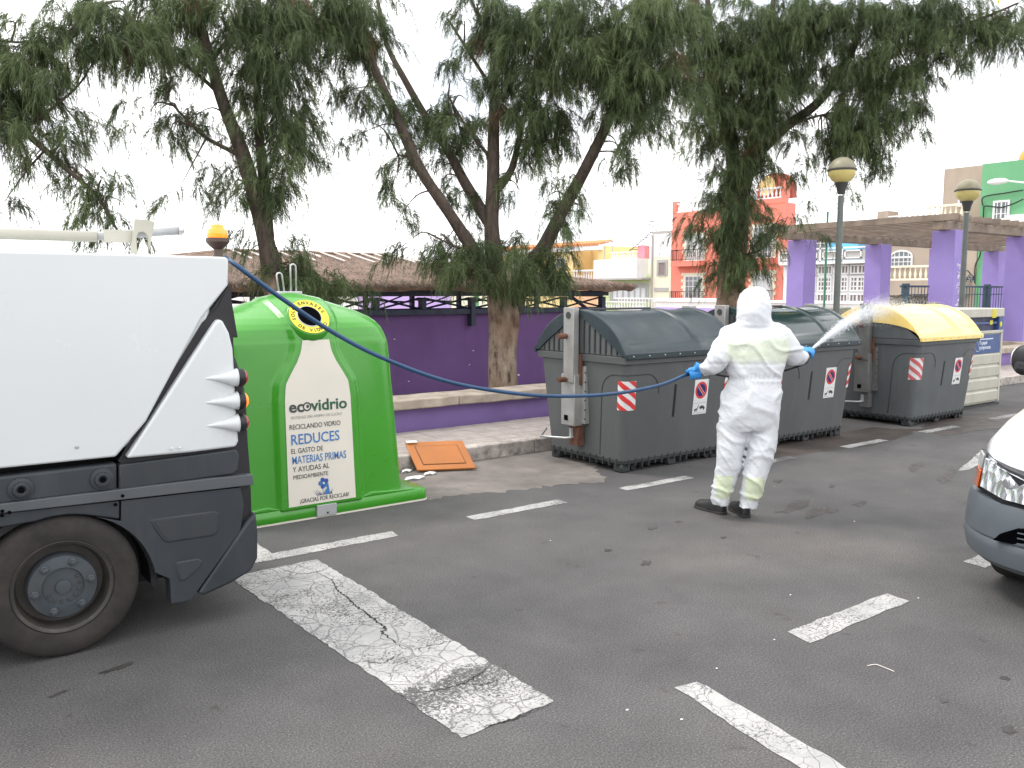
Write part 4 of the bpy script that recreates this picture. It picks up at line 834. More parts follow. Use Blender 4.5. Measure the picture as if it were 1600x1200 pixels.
def yst(z): return -(.535 - (z - .1) * .05) - .038
P = [(-hw(z), z) for z in np.linspace(1.34, .115, 40)] + [(hw(z), z) for z in np.linspace(.115, 1.34, 40)]
st = MB(); st.v = [(x, yst(z) - .004, z) for x, z in P]; n = 40; st.f = [(i, i + 1, 78 - i, 79 - i) for i in range(39)]
stk = st.build('bottle_sticker', m_sticker, ig)
UP = (0, .05, 1)
def T(s, size, x, z, m, sx=1, bold=0, shear=0): return text('sticker_text', s, size, (x, yst(z) - .0065, z), m, stk, up=UP, sx=sx, bold=bold, shear=shear)
T('ec', .118, -.236, .815, m_ink, 1.08, .0030); T('vidrio', .118, -.062, .815, m_inkgreen, 1.06, .0026)
def disc(cx, cz, r_, m, name, o=.0062, n=22, inner=0):
    mb_ = MB(); ca = [(math.cos(a), math.sin(a)) for a in np.linspace(0, 2 * math.pi, n, endpoint=False)]
    if inner: mb_.add([(cx + r_ * c, yst(cz + r_ * s) - o, cz + r_ * s) for c, s in ca] + [(cx + inner * c, yst(cz + inner * s) - o, cz + inner * s) for c, s in ca], [(i, (i + 1) % n, (i + 1) % n + n, i + n) for i in range(n)])
    else: mb_.add([(cx + r_ * c, yst(cz + r_ * s) - o, cz + r_ * s) for c, s in ca], [tuple(range(n))])
    mb_.build(name, m, stk)
disc(-.094, .848, .034, m_ink, 'logo_ring', inner=.023); disc(-.089, .850, .012, m_ink, 'logo_arrow')
T('ENTIDAD SIN ANIMO DE LUCRO', .029, -.222, .765, m_inkgrey, .95)
T('RECICLANDO VIDRIO', .052, -.24, .688, m_ink, .80); T('REDUCES', .108, -.235, .575, m_inkblue, .86, .001); T('EL GASTO DE', .052, -.235, .510, m_ink, .80)
T('MATERIAS PRIMAS', .082, -.232, .432, m_inkblue, .66, .0004); T('Y AYUDAS AL', .056, -.228, .372, m_ink, .84); T('MEDIOAMBIENTE', .045, -.228, .318, m_ink, .80)
T('¡GRACIAS POR RECICLAR!', .044, -.185, .135, m_ink, .78)
for k in range(5):
    a = math.pi / 2 + k * 2 * math.pi / 5 + .3; disc(.01 + .026 * math.cos(a), .262 + .026 * math.sin(a), .0175, m_inkblue if k % 2 else m_inkdblue, 'flower_petal', .006 + .0004 * k)
disc(.01, .262, .007, m_white, 'flower_eye', .0085)
def poly_on(poly, m, name, o=.0062): MB().add([(x, yst(z) - o, z) for x, z in poly], [tuple(range(len(poly)))]).build(name, m, stk)
poly_on([(.022, .175), (.052, .175), (.056, .195), (.054, .215), (.050, .225), (.049, .245), (.039, .245), (.036, .225), (.028, .212), (.024, .195)], m_inkblue, 'printed_bottle', .0068)
random.seed(3)
for k in range(13):
    x = -.042 + k * .0095; t_ = random.uniform(-.03, .02) + (k - 6) * .003; h_ = random.uniform(.03, .062); poly_on([(x - .0035, .173), (x + .0035, .173), (x + t_, .173 + h_)], m_ink if k % 3 else m_inkdblue, 'printed_grass', .0062 + k * .00004)
poly_on([(-.001, .18), (.003, .18), (.006, .24), (.003, .24)], m_inkblue, 'printed_stem', .0075)
# mouth ring with lettering
tilt = R(38); RC = Vector((-.02, -.425, 1.492)); n_ = Vector((0, -math.cos(tilt), math.sin(tilt))); ux = Vector((1, 0, 0)); uy = Vector((0, math.sin(tilt), math.cos(tilt)))
def rp(r_, a, h_): return RC + ux * (r_ * math.cos(a)) + uy * (r_ * math.sin(a)) + n_ * h_
def ringmesh(prof, seg=40): return MB().rings([[rp(r_, 2 * math.pi * k / seg, h_) for k in range(seg)] for r_, h_ in prof], cap=True)
ringmesh([(.20, -.14), (.178, -.01), (.165, .026), (.160, .030)]).build('mouth_boss', m_igloo, ig, smooth=True)
mr = MB().rings([[rp(r_, 2 * math.pi * k / 48, h_) for k in range(48)] for r_, h_ in ((.154, .031), (.154, .035), (.098, .035), (.098, .033))], cap=False).build('mouth_ring', m_ringy, ig, smooth='auto')
ringmesh([(.156, .0305), (.156, .0325)]).build('ring_border', m_ink, ig)
ringmesh([(.097, .030), (.097, .0362), (.090, .040), (.088, .034)]).build('mouth_lip', m_plate, ig, smooth='auto')
ringmesh([(.089, .033), (.089, .0385)]).build('mouth_opening', m_hole, ig)
def arc_text(s, r_, a0, a1, size, inward):
    n = len(s)
    for i, ch in enumerate(s):
        if ch == ' ': continue
        a = R(a0 + (a1 - a0) * i / (n - 1)); p = rp(r_, a, .0365)
        rad = ux * math.cos(a) + uy * math.sin(a); upd = rad if not inward else -rad; xd = upd.cross(n_)
        text('ring_letter', ch, size, p, m_ink, mr, xdir=xd, up=upd, align='CENTER', bold=.0012)
arc_text('SOLO ENVASES', .113, 190, 20, .040, False); arc_text('DE VIDRIO', .142, 222, 325, .040, True)
for dx, ln in ((-.045, .16), (.05, .23)):
    P = [(dx - .022, .0, 1.66)] + [(dx - .022 * math.cos(a) - (.02 if ln < .2 else 0), .0, 1.68 + ln - .02 + .022 * math.sin(a)) for a in np.linspace(0, math.pi, 8)] + [(dx + .022, .0, 1.66)]
    MB().tube(P, .0075, 6).build('lifting_hook', m_galv, ig, smooth=True)
MB().box(-.09, .11, -.03, .03, 1.672, 1.70).build('hook_plate', m_galv, ig, bevel=.004)

# ---------------------------------------------------------------- orange panel and rubbish by the kerb
t = empty('cabinet_door', (4.3, 6.8, 0), 'orange wooden cabinet door leaning flat against the kerb', 'cabinet door')
A_, B_, C_, D_ = Vector((4.004, 6.863, 0.012)), Vector((4.514, 6.628, 0.012)), Vector((4.541, 6.911, 0.235)), Vector((4.036, 7.155, 0.235))
def pl(u, v_, h): 
    p = (A_ + (B_ - A_) * u) * (1 - v_) + (D_ + (C_ - D_) * u) * v_; nn = (B_ - A_).cross(D_ - A_).normalized(); return p + nn * h
def plate(u0, u1, v0, v1, h0, h1): m = MB(); m.add([pl(u, v_, h) for h in (h0, h1) for u, v_ in ((u0, v0), (u1, v0), (u1, v1), (u0, v1))], [(0, 3, 2, 1), (4, 5, 6, 7), (0, 1, 5, 4), (1, 2, 6, 5), (2, 3, 7, 6), (3, 0, 4, 7)]); return m
to = (4.3, 6.8, 0)
plate(0, 1, 0, 1, 0, .022).build('board', m_wood, t, to, bevel=.006); plate(.13, .87, .16, .84, .0215, .0235).build('groove', m_woodd, t, to); plate(.145, .855, .18, .82, .0225, .029).build('raised_panel', m_wood, t, to, bevel=.006)
tag(plate(.02, .2, .93, 1.0, .03, .04).build('paper_scrap', m_white), 'small white paper scrap lying on the top corner of the orange panel', 'paper')
for (u, v_), r0, l_ in (((3.845, 6.638), .11, 'crumpled white paper lying beside the base of the green igloo'), ((4.056, 6.718), .07, 'small white torn paper lying in front of the orange panel'), ((3.941, 6.945), .06, 'white scrap wedged between the green igloo and the orange panel')):
    m = MB(); n = 9; P = [(u + r0 * (1 + .3 * math.sin(3 * k)) * math.cos(2 * math.pi * k / n), v_ + .5 * r0 * (1 + .2 * math.cos(5 * k)) * math.sin(2 * math.pi * k / n), .016 + .008 * math.sin(k * 2.4)) for k in range(n)]
    m.add(P + [(u, v_, .035)], [(i, (i + 1) % n, n) for i in range(n)]); m.add([(p[0], p[1], .006) for p in P], [tuple(range(n))]); tag(m.build('torn_paper', m_white), l_, 'paper')

# ---------------------------------------------------------------- compact road sweeper (near side on y = 4.3)
TY = 4.30
tr = empty('road_sweeper', (.3, 4.9, 0), 'white compact sweeper truck with grey lower body, hose leading from its rear', 'sweeper truck'); o3 = (.3, 4.9, 0)
def pan(poly, y0, y1, name, m, bev=.006, par=None, smooth=False): return MB().prism(poly, 'y', y0, y1).build(name, m, par or tr, o3, bevel=bev, seg=3)
MB().box(-2.0, 1.36, TY + .05, TY + 1.15, .95, 1.84).build('tank', m_truck, tr, o3, bevel=.03)
MB().box(-2.0, .10, TY + .12, TY + 1.1, .30, .96).build('chassis', m_tblack, tr, o3); MB().box(1.12, 1.34, TY + .12, TY + 1.1, .22, .96).build('chassis', m_tblack, tr, o3); MB().box(.0, 1.3, TY + .30, TY + .95, .20, .96).build('axle_shade_box', m_tblack, tr, o3); MB().box(-1.9, 1.3, TY + 1.12, TY + 1.15, .04, .96).build('far_shade_skirt', m_tblack, tr, o3)  # axle box and far skirt added to keep light from under the truck
side = MB(); XB = (1.015, 1.879)[0]
L_ = [(-1.95, .925), (.40, .925), (0.873, 0.922), (XB, (0.968, 1.078)[1]), (XB, 1.873), (-1.95, 1.872)]
Rr = [(XB, (0.968, 1.078)[1]), (1.301, 1.562), (1.447, 1.729), (1.455, 1.859), ((1.439, 1.878)[0], 1.872), (XB, 1.873)]
def sidepts(poly, off, k=.10): return [(x, TY + off + max(0, x - XB) * k, z) for x, z in poly]
for poly in (L_, Rr):
    n = len(poly); side.add(sidepts(poly, 0) + sidepts(poly, .05), [tuple(range(n)), tuple(range(2 * n - 1, n - 1, -1))] + [(i, (i + 1) % n, (i + 1) % n + n, i + n) for i in range(n)])
import bmesh
so_p = side.build('side_panel', m_truck, tr, o3, bevel=.012, seg=3)
bm = bmesh.new(); bm.from_mesh(so_p.data); bmesh.ops.remove_doubles(bm, verts=bm.verts, dist=.0008); bm.to_mesh(so_p.data); bm.free()
MB().box(-1.95, 1.42, TY + .05, TY + 1.15, 1.835, 1.872).build('roof_panel', m_truck, tr, o3, bevel=.016)
MB().sphere(((0.709, 0.989)[0], TY - .002, (0.709, 0.989)[1]), .009, 10, 6, (1, .5, 1)).build('screw', m_plate, tr, o3)
# rear corner panel (white) with three fairings and lamps
cp = [(0.917, 0.911), (1.36, 1.542), (1.38, 1.563), (1.405, 1.553), (1.435, 1.492), (1.452, 1.41), (1.455, 1.312), (1.457, 1.099), (1.465, 0.933), (1.45, 0.904), (1.223, 0.904)]
n = len(cp); m = MB(); m.add([(x, TY - .012 + max(0, x - 1.1) * .08, z) for x, z in cp] + [(x, TY + .06 + max(0, x - 1.1) * .08, z) for x, z in cp], [tuple(range(n)), tuple(range(2 * n - 1, n - 1, -1))] + [(i, (i + 1) % n, (i + 1) % n + n, i + n) for i in range(n)]); cp_o = m.build('corner_panel', m_truck, tr, o3, bevel=.014, seg=3)
pan([(0.891, 0.895), (1.31, 1.543), (1.392, 1.621), (1.45, 1.729), (1.462, 1.716), (1.467, 0.899), (1.412, 0.839), (0.923, 0.851)], TY + .045, TY + .25, 'corner_recess', m_tblack, 0)
for (u0, u1, v_, lm) in ((((1.237, 1.27)), ((1.46, 1.263)), 0, m_lred), (((1.233, 1.147)), ((1.459, 1.145)), 0, m_lor), (((1.234, 1.028)), ((1.458, 1.03)), 0, m_lred)):
    L0, L1 = u0, u1; P = []; rr = []
    for t_ in np.linspace(0, 1, 12): P.append((L0[0] + (L1[0] - L0[0]) * t_, TY + .012 - .008 * t_, L0[1] + (L1[1] - L0[1]) * t_)); rr.append(.003 + .046 * t_ ** 2.2)
    MB().tube(P, rr, 18).build('lamp_fairing', m_truck, cp_o, o3, smooth=True)
    MB().lathe([(.030, -.02), (.044, 0), (.046, .022), (.044, .032)], (L1[0] + .002, TY + .006, L1[1]), 'x', 24).build('lamp_housing', m_tblack, cp_o, o3, smooth='auto')
    MB().sphere((L1[0] + .030, TY + .006, L1[1]), .041, 20, 12, (.7, 1, 1)).build('rear_lamp', lm, cp_o, o3, smooth=True)
for u_ in (((1.123, 0.937)), ((1.16, 0.936))): MB().sphere((u_[0], TY - .018, u_[1]), .007, 8, 6, (1, .6, 1)).build('screw', m_truck, cp_o, o3)
# rear black trim, flap and pillar
pan([(1.447, 1.726), (1.461, 1.684), (1.49, 1.464), (1.454, 1.465), (1.374, 1.567), (1.326, 1.558)], TY + .05, TY + .30, 'rubber_flap', m_black, .004)
pil = [(1.451, 1.4), (1.476, 1.354), (1.506, 1.26), (1.522, 1.144), (1.524, 0.926), (1.532, 0.757), (1.532, 0.553), (1.529, 0.347), (1.33, 0.384), (1.4, 1.234)]
pan(pil, TY + .04, TY + 1.15, 'rear_pillar', m_tblack, .02)
# lower grey bodywork
pan([(0.888, 0.88), (1.453, 0.891), (1.465, 0.859), (1.456, 0.784), (1.429, 0.764), (0.882, 0.758)], TY + .015, TY + .1, 'lower_panel', m_tgrey, .008)
pan([(-1.2, .875), (0.399, 0.889), (0.418, 0.889), (0.88, 0.891), (0.873, 0.756), (0.411, 0.761), (-1.2, .77)], TY + .012, TY + .1, 'locker_door', m_tgrey, .014)
for u_ in (((0.476, 0.821)), ((0.81, 0.823))):
    MB().lathe([(.055, .012), (.052, 0), (.036, -.004), (.033, -.016), (.022, -.018), (.012, -.010)], (u_[0], TY + .004, u_[1]), 'y', 24).build('lock', m_tgrey, tr, o3, smooth='auto'); MB().lathe([(.0, 0), (.013, 0), (.013, .01), (0, .01)], (u_[0], TY - .016, u_[1]), 'y', 16).build('keyhole', m_hole, tr, o3)
st = [(-1.6, .79), (0.392, 0.769), (1.312, 0.762), (1.396, 0.758), (1.522, 0.755), (1.527, 0.7), (1.31, 0.704), (0.39, 0.727), (-1.6, .745)]
pan(st, TY - .008, TY + .06, 'side_rail', m_tstrip, .004)
for u_ in (((0.424, 0.727)), ((0.398, 0.737)), ((0.892, 0.734)), ((0.859, 0.696)), ((0.396, 0.717))): MB().lathe([(0, 0), (.008, 0), (.008, .004), (0, .004)], (u_[0], TY - .0105, u_[1]), 'y', 12).build('rail_hole', m_hole, tr, o3)
arc_c = (0.625, 0.271); RA = .405
arcp = lambda a: (arc_c[0] + RA * math.cos(R(a)), arc_c[1] + RA * math.sin(R(a)))
fen = [(0.888, 0.707), (1.46, 0.693), (1.476, 0.596), (1.452, 0.464), (1.193, 0.157), (1.162, 0.151), (1.094, 0.156), (1.093, 0.281)] + [arcp(a) for a in range(8, 73, 6)] + [(0.884, 0.608)]
pan(fen, TY + .004, TY + .09, 'rear_fender', m_tgrey, .012)
pan([(-.8, .765), (0.883, 0.708), (0.878, 0.618)] + [arcp(a) for a in range(74, 110, 6)] + [(-.8, .62)], TY + .010, TY + .09, 'fender_top', m_tgrey, .008)
def emboss(pts):
    q = pan(pts, TY + .0005, TY + .03, 'embossed_frame', m_tgrey, .008); cx = sum(p[0] for p in pts) / len(pts); cz = sum(p[1] for p in pts) / len(pts)
    pan([(cx + (x - cx) * .86, cz + (z - cz) * .84) for x, z in pts], TY - .0015, TY + .002, 'pressed_recess', m_pressed, .001)
m_pressed = mat('shadow_grey_recess', (.024, .029, .035), .55, .1, 3, .12, 60, grime=.3, gcol=(.045, .045, .045))
emboss([(1.008, 0.597), (1.322, 0.593), (1.347, 0.575), (1.337, 0.477), (1.313, 0.461), (1.089, 0.465), (1.068, 0.478), (1.026, 0.549)]); emboss([(1.124, 0.363), (1.233, 0.362), (1.258, 0.344), (1.244, 0.314), (1.16, 0.254), (1.135, 0.263), (1.125, 0.308)])
pan([(1.223, 0.271), (1.467, 0.512), (1.507, 0.506), (1.499, 0.284), (1.291, 0.207)], TY + .05, TY + 1.0, 'bumper_backing', m_tblack, 0)
pan([(1.487, 0.509), (1.536, 0.552), (1.543, 0.448), (1.538, 0.304), (1.501, 0.242), (1.389, 0.196), (1.251, 0.162), (1.223, 0.178)], TY - .004, TY + 1.15, 'rear_bumper', m_tgrey, .03)
MB().box(1.50, 1.545, TY + .02, TY + .08, (1.532, 0.443)[1], (1.534, 0.511)[1]).build('reflector', m_lred, tr, o3, bevel=.006)
MB().prism([(arc_c[0] + .43 * math.cos(R(a)), arc_c[1] + .43 * math.sin(R(a))) for a in range(-8, 189, 8)] + [(arc_c[0] + .40 * math.cos(R(a)), arc_c[1] + .40 * math.sin(R(a))) for a in range(188, -9, -8)], 'y', TY + .09, TY + .5).build('wheel_arch', m_tblack, tr, o3)
def wheel(cx, cy, r_, wd, mirror=1, hubm=None, parent=None, off=None, hd=True):
    yy = cy; s = mirror
    w_ = MB().lathe([(r_ * .62, .03 * s), (r_ * .66, .0), (r_ * .80, -.012 * s), (r_ * .93, -.004 * s), (r_ * .985, .012 * s), (r_, .03 * s), (r_, (wd - .03) * s), (r_ * .97, (wd - .01) * s), (r_ * .62, wd * s)], (cx, yy, r_), 'y', 64, False).build('wheel', m_tyre, parent, off, smooth='auto')
    MB().lathe([(r_ * .64, -.002 * s), (r_ * .655, .004 * s), (r_ * .60, .012 * s), (r_ * .58, .035 * s), (r_ * .55, .09 * s), (r_ * .02, .095 * s)], (cx, yy, r_), 'y', 56, False).build('rim', m_rim, w_, off, smooth='auto')
    if hd:
        MB().lathe([(r_ * .44, .09 * s), (r_ * .45, .03 * s), (r_ * .43, .012 * s), (r_ * .27, .006 * s), (r_ * .255, .018 * s), (r_ * .10, .018 * s), (r_ * .095, .004 * s), (0.001, .002 * s)], (cx, yy, r_), 'y', 48, False).build('hub', m_hub, w_, off, smooth='auto')
        for k in range(6):
            a = R(68 + 60 * k); c_ = (cx + r_ * .355 * math.cos(a), yy, r_ + r_ * .355 * math.sin(a))
            MB().lathe([(.020, .008 * s), (.020, .002 * s), (.013, .0), (.013, -.014 * s), (0.001, -.016 * s)], c_, 'y', 6).build('wheel_nut', m_hub, w_, off)
        for k in range(8):
            a = R(-150 + 26 * k); c_ = (cx + r_ * .21 * math.cos(a), yy, r_ + r_ * .21 * math.sin(a)); MB().lathe([(.007, .018 * s), (.007, .010 * s), (0.001, .009 * s)], c_, 'y', 10).build('hub_bolt', m_bindark, w_, off)
    return w_
wheel(.625, TY + .02, .335, .22, 1, parent=tr, off=o3); wheel(.625, TY + 1.1, .335, .22, -1, parent=tr, off=o3, hd=False)
wheel(-2.3, TY + .05, .335, .22, 1, parent=tr, off=o3); wheel(-2.3, TY + 1.08, .335, .22, -1, parent=tr, off=o3, hd=False)
cab = [(-2.0, .35), (-2.0, 1.95), (-2.9, 1.98), (-3.35, 1.3), (-3.4, .4)]
MB().prism(cab, 'y', TY + .05, TY + 1.2).build('cab', m_truck, tr, o3, bevel=.05, seg=3); MB().prism([(-2.15, 1.1), (-2.15, 1.82), (-2.8, 1.82), (-3.1, 1.25), (-3.1, 1.1)], 'y', TY + .035, TY + .06).build('cab_window', m_glasscar, tr, o3)
# roof pipe with bracket, beacon
MB().tube([(-1.5, TY + .33, 1.955), ((0.896, 1.986)[0], TY + .30, 1.965)], .026, 14).build('roof_pipe', m_paper, tr, o3, smooth=True)
MB().tube([((0.896, 1.986)[0], TY + .30, 1.967), ((1.283, 2.005)[0], TY + .30, 2.01)], .021, 14).build('roof_pipe', m_plate, tr, o3, smooth=True)
MB().box((0.925, 1.987)[0], (1.072, 1.993)[0], TY + .27, TY + .33, 1.94, 2.0).build('pipe_clamp', m_paper, tr, o3)
MB().lathe([(.024, 0), (.024, .02), (.01, .03)], ((1.283, 2.005)[0], TY + .30, 2.01), 'x', 12).build('pipe_cap', m_galv, tr, o3)
bk = [(1.038, 1.895), (1.064, 2.055), (1.156, 2.044), (1.141, 1.898)]
n_arc = [((1.083, 1.896)[0] + .001, (1.083, 1.896)[1])]
c0 = (1.095, 1.963); arcI = [(c0[0] + .028 * math.cos(R(a)), c0[1] + .032 * math.sin(R(a))) for a in range(180, -1, -20)]
pan([(1.038, 1.886), (1.064, 2.055), (1.12, 2.055), (1.156, 2.041), (1.122, 1.888), (arcI[-1][0], (1.11, 1.888)[1])] + arcI[::-1] + [(arcI[0][0], (1.062, 1.886)[1])], TY + .24, TY + .26, 'pipe_bracket', m_paper, .003)
bx_ = (1.517, 1.958)
bc = MB().lathe([(.034, 1.87), (.022, 1.90), (.022, 1.925), (.045, 1.945), (.062, 1.965), (.062, 1.985)], (bx_[0], 4.7, 0), 'z', 20).build('beacon_base', mat('dark_brown_plastic', (.08, .05, .04), .5), tr, o3, smooth='auto')
MB().lathe([(.050, 1.985), (.055, 1.995), (.050, 2.03), (.036, 2.035), (.032, 2.055), (.01, 2.06)], (bx_[0], 4.7, 0), 'z', 20).build('beacon_dome', m_beac, bc, o3, smooth='auto')

# ---------------------------------------------------------------- parked white van at the right edge
cv = empty('white_van', (4.72, 1.42, 0), 'white van nose with grey bumper entering at the right edge', 'van')
def W(s): return s
def plan(y, W_=.87, x0=0, k=.34, e=5.0): 
    q = min(1, abs(y) / W_); return x0 + k * q ** e + .06 * q * q
# body loft: superellipse sections, x stations
sta = [(.10, .62, .60, .80), (.13, .74, .42, .86), (.20, .80, .40, .905), (.32, .845, .36, .965), (.50, .865, .32, 1.045), (.72, .872, .30, 1.11), (.95, .875, .28, 1.18), (1.05, .875, .28, 1.25)]
rings = []
for x, wd, z0, z1 in sta:
    ring = []; zc, hh = (z0 + z1) / 2, (z1 - z0) / 2
    for k in range(64):
        t = 2 * math.pi * k / 64; c_, s_ = math.cos(t), math.sin(t); e = 4.5; r_ = (abs(c_) ** e + abs(s_) ** e) ** (-1 / e)
        y = wd * r_ * c_; z = zc + hh * r_ * s_; ring.append((x + .12 * (abs(y) / .87) ** 3 * (1 if x < .3 else .5), y * (1 - .05 * max(0, z - .8)), z))
    rings.append(ring)
for x, wd, z0, z1, th_ in ((1.25, .87, .28, 1.45, 0), (1.6, .86, .28, 1.82, 0), (1.9, .86, .28, 1.93, 0), (4.0, .86, .28, 1.95, 0), (4.1, .82, .32, 1.9, 0)):
    ring = []; zc, hh = (z0 + z1) / 2, (z1 - z0) / 2
    for k in range(64):
        t = 2 * math.pi * k / 64; c_, s_ = math.cos(t), math.sin(t); e = 5; r_ = (abs(c_) ** e + abs(s_) ** e) ** (-1 / e)
        y = wd * r_ * c_; z = zc + hh * r_ * s_; ring.append((x, y * (1 - .13 * max(0, z - 1.1)), z))
    rings.append(ring)
MB().rings(rings).build('body', m_carw, cv, smooth='auto')
MB().add([(1.12, -.70, 1.30), (1.12, .70, 1.30), (1.56, .66, 1.80), (1.56, -.66, 1.80)], [(0, 1, 2, 3)]).build('windscreen', m_glasscar, cv)
for sg in (-1, 1):
    MB().add([(1.35, sg * .868, 1.2), (2.3, sg * .870, 1.2), (2.3, sg * .80, 1.75), (1.68, sg * .80, 1.75)], [(0, 1, 2, 3)]).build('side_window', m_glasscar, cv)
    # mirror
    MB().sphere((1.05, sg * .945, 1.27), .080, 18, 12, (.6, .9, 1.2)).build('mirror', m_tblack, cv, smooth=True); MB().sphere((1.065, sg * .962, 1.275), .075, 18, 12, (.5, .9, 1.15)).build('mirror_shell', m_carw, cv, smooth=True); MB().tube([(1.05, sg * .86, 1.22), (.96, sg * .95, 1.24)], .03, 6).build('mirror_arm', m_tblack, cv)
    wheel(.68, sg * .82, .31, .2, -sg, parent=cv, off=(0, 0, 0), hd=False); wheel(3.3, sg * .82, .31, .2, -sg, parent=cv, off=(0, 0, 0), hd=False)
def swept(y0, y1, prof, name, m, n=40, bulge=0, par=None, smooth='auto', Wd=.885):
    rings = []
    for i in range(n + 1):
        y = y0 + (y1 - y0) * i / n
        rings.append([(plan(y, Wd) - d, y, z if not callable(z) else z(y)) for d, z in prof])
    return MB().rings(rings).build(name, m, par or cv, smooth=smooth)
def side_x(y): return plan(y, .885)
bp = [(.030, .575), (.045, .545), (.055, .45), (.060, .385), (.047, .378), (.058, .365), (.062, .33), (.045, .25), (.0, .215), (-.12, .22), (-.12, .58)]
# bumper follows the nose and wraps round both corners
Q = [(plan(y, .885), y) for y in np.linspace(-.86, .86, 61)]; Q = [(x, y) for x, y in Q]
path = [(.78, -.885), (.60, -.885), (.48, -.884)] + Q[0:61] + [(.48, .884), (.60, .885), (.78, .885)]
rings = []
for i, (x, y) in enumerate(path):
    a = Vector((path[max(i - 1, 0)][0], path[max(i - 1, 0)][1], 0)); b_ = Vector((path[min(i + 1, len(path) - 1)][0], path[min(i + 1, len(path) - 1)][1], 0)); t_ = (b_ - a).normalized(); nn = Vector((-t_.y, t_.x, 0))
    if nn.x > 0 and abs(y) < .8: nn = -nn
    nn = Vector((-t_.y, t_.x, 0)); rings.append([(x + nn.x * d, y + nn.y * d, z) for d, z in bp])
MB().rings(rings).build('bumper', m_carg, cv, smooth='auto')
def on_nose(y, z, d):
    x = plan(y, .885); return (x - d + max(0, z - .58) * .30, y, z)
def patch(poly, d, name, m, th_=.03, par=None):
    n = len(poly); V = [on_nose(y, z, d) for y, z in poly] + [on_nose(y, z, d - th_) for y, z in poly]
    return MB().add(V, [tuple(range(n)), tuple(range(2 * n - 1, n - 1, -1))] + [(i, (i + 1) % n, (i + 1) % n + n, i + n) for i in range(n)]).build(name, m, par or cv, bevel=.004)
for sg in (-1, 1):
    def P2(L): return [(sg * y, z) for y, z in L]
    patch(P2([(.855, .60), (.80, .60), (.60, .585), (.38, .575), (.37, .60), (.38, .72), (.60, .76), (.80, .795), (.855, .80)]), .050, 'lamp_frame', m_tblack, .10)
    hl = patch(P2([(.765, .62), (.58, .605), (.40, .60), (.40, .705), (.58, .745), (.765, .775)]), .064, 'headlight', m_hlin, .05)
    hg = MB().sphere((plan(.5, .885) - .055 + .045, sg * .56, .69), .036, 16, 10, (.08, .9, .85)).build('reflector_bowl', m_hlin, hl, smooth=True)
    patch(P2([(.85, .605), (.785, .605), (.785, .70), (.85, .71)]), .07, 'indicator', m_lor2, .08)
    patch(P2([(.85, .715), (.785, .705), (.785, .785), (.845, .795)]), .066, 'side_light', m_plate, .08)
patch([(-.36, .60), (.36, .60), (.36, .74), (-.36, .74)], .034, 'grille', m_tblack, .04)
for k in range(4): patch([(-.34, .615 + k * .03), (.34, .615 + k * .03), (.34, .625 + k * .03), (-.34, .625 + k * .03)], .042, 'grille_bar', m_carg, .02)
def on_b(y, z, d): return (plan(y, .885) - d, y, z)
n = 12; V = []; pg_ = [(-.60, .385), (.60, .385), (.56, .43), (.48, .475), (.38, .495), (-.38, .495), (-.48, .475), (-.56, .43)]
MB().add([on_b(y, z, .10) for y, z in pg_] + [on_b(y, z, .03) for y, z in pg_], [tuple(range(8)), tuple(range(15, 7, -1))] + [(i, (i + 1) % 8, (i + 1) % 8 + 8, i + 8) for i in range(8)]).build('air_intake', m_hole, cv)
for k in range(3): MB().add([on_b(y, z, .106) for y, z in ((-.46, .405 + k * .028), (.46, .405 + k * .028), (.46, .412 + k * .028), (-.46, .412 + k * .028))], [(0, 1, 2, 3)]).build('intake_slat', m_carg, cv)

# ---------------------------------------------------------------- person in a hooded white coverall
pe = empty('person', (5.22, 4.08, 0), 'person in hooded white coverall, blue gloves and black boots, hosing the bins with back turned', 'person'); op = (5.22, 4.08, 0)
LAT = Vector((.80, -.60, 0)); FWD = Vector((.60, .80, 0))
def fuse(mb_, voxel, smooth_it=2):
    me = bpy.data.meshes.new('tmp'); me.from_pydata(mb_.v, [], mb_.f); 
    bm = bmesh.new(); bm.from_mesh(me); bmesh.ops.recalc_face_normals(bm, faces=bm.faces[:]); bm.to_mesh(me); bm.free()
    o = bpy.data.objects.new('tmp', me); col.objects.link(o)
    rm = o.modifiers.new('r', 'REMESH'); rm.mode = 'VOXEL'; rm.voxel_size = voxel
    sm = o.modifiers.new('s', 'SMOOTH'); sm.factor = .6; sm.iterations = smooth_it
    dg = bpy.context.evaluated_depsgraph_get(); e = o.evaluated_get(dg); m2 = bpy.data.meshes.new_from_object(e)
    bpy.data.objects.remove(o); return m2
def ring_h(c, wl, wf, n=24, tilt=0):
    c = Vector(c); return [tuple(c + LAT * (wl * math.cos(2 * math.pi * k / n)) + FWD * (wf * math.sin(2 * math.pi * k / n)) + Vector((0, 0, tilt * math.cos(2 * math.pi * k / n)))) for k in range(n)]
sm = MB()
tors = [((5.312, 4.066, 1.485), .11, .10), ((5.313, 4.06, 1.446), .175, .11), ((5.306, 4.047, 1.404), .225, .13), ((5.293, 4.035, 1.342), .245, .145), ((5.288, 4.028, 1.256), .240, .155), ((5.278, 4.022, 1.161), .225, .155), ((5.27, 4.019, 1.094), .21, .15), ((5.263, 4.019, 1.056), .190, .138), ((5.253, 4.021, 1.018), .205, .15), ((5.235, 4.021, 0.913), .228, .165), ((5.219, 4.016, 0.794), .228, .165), ((5.214, 4.009, 0.713), .215, .15), ((5.215, 4.002, 0.665), .17, .12)]
sm.rings([ring_h(*t_) for t_ in tors])
sm.tube([(5.136, 4.081, 0.818), (5.113, 4.097, 0.624), (5.071, 4.082, 0.46), (5.053, 4.097, 0.289), (5.037, 4.117, 0.164), (5.037, 4.12, 0.095)], [.112, .110, .098, .088, .075, .070], 20)
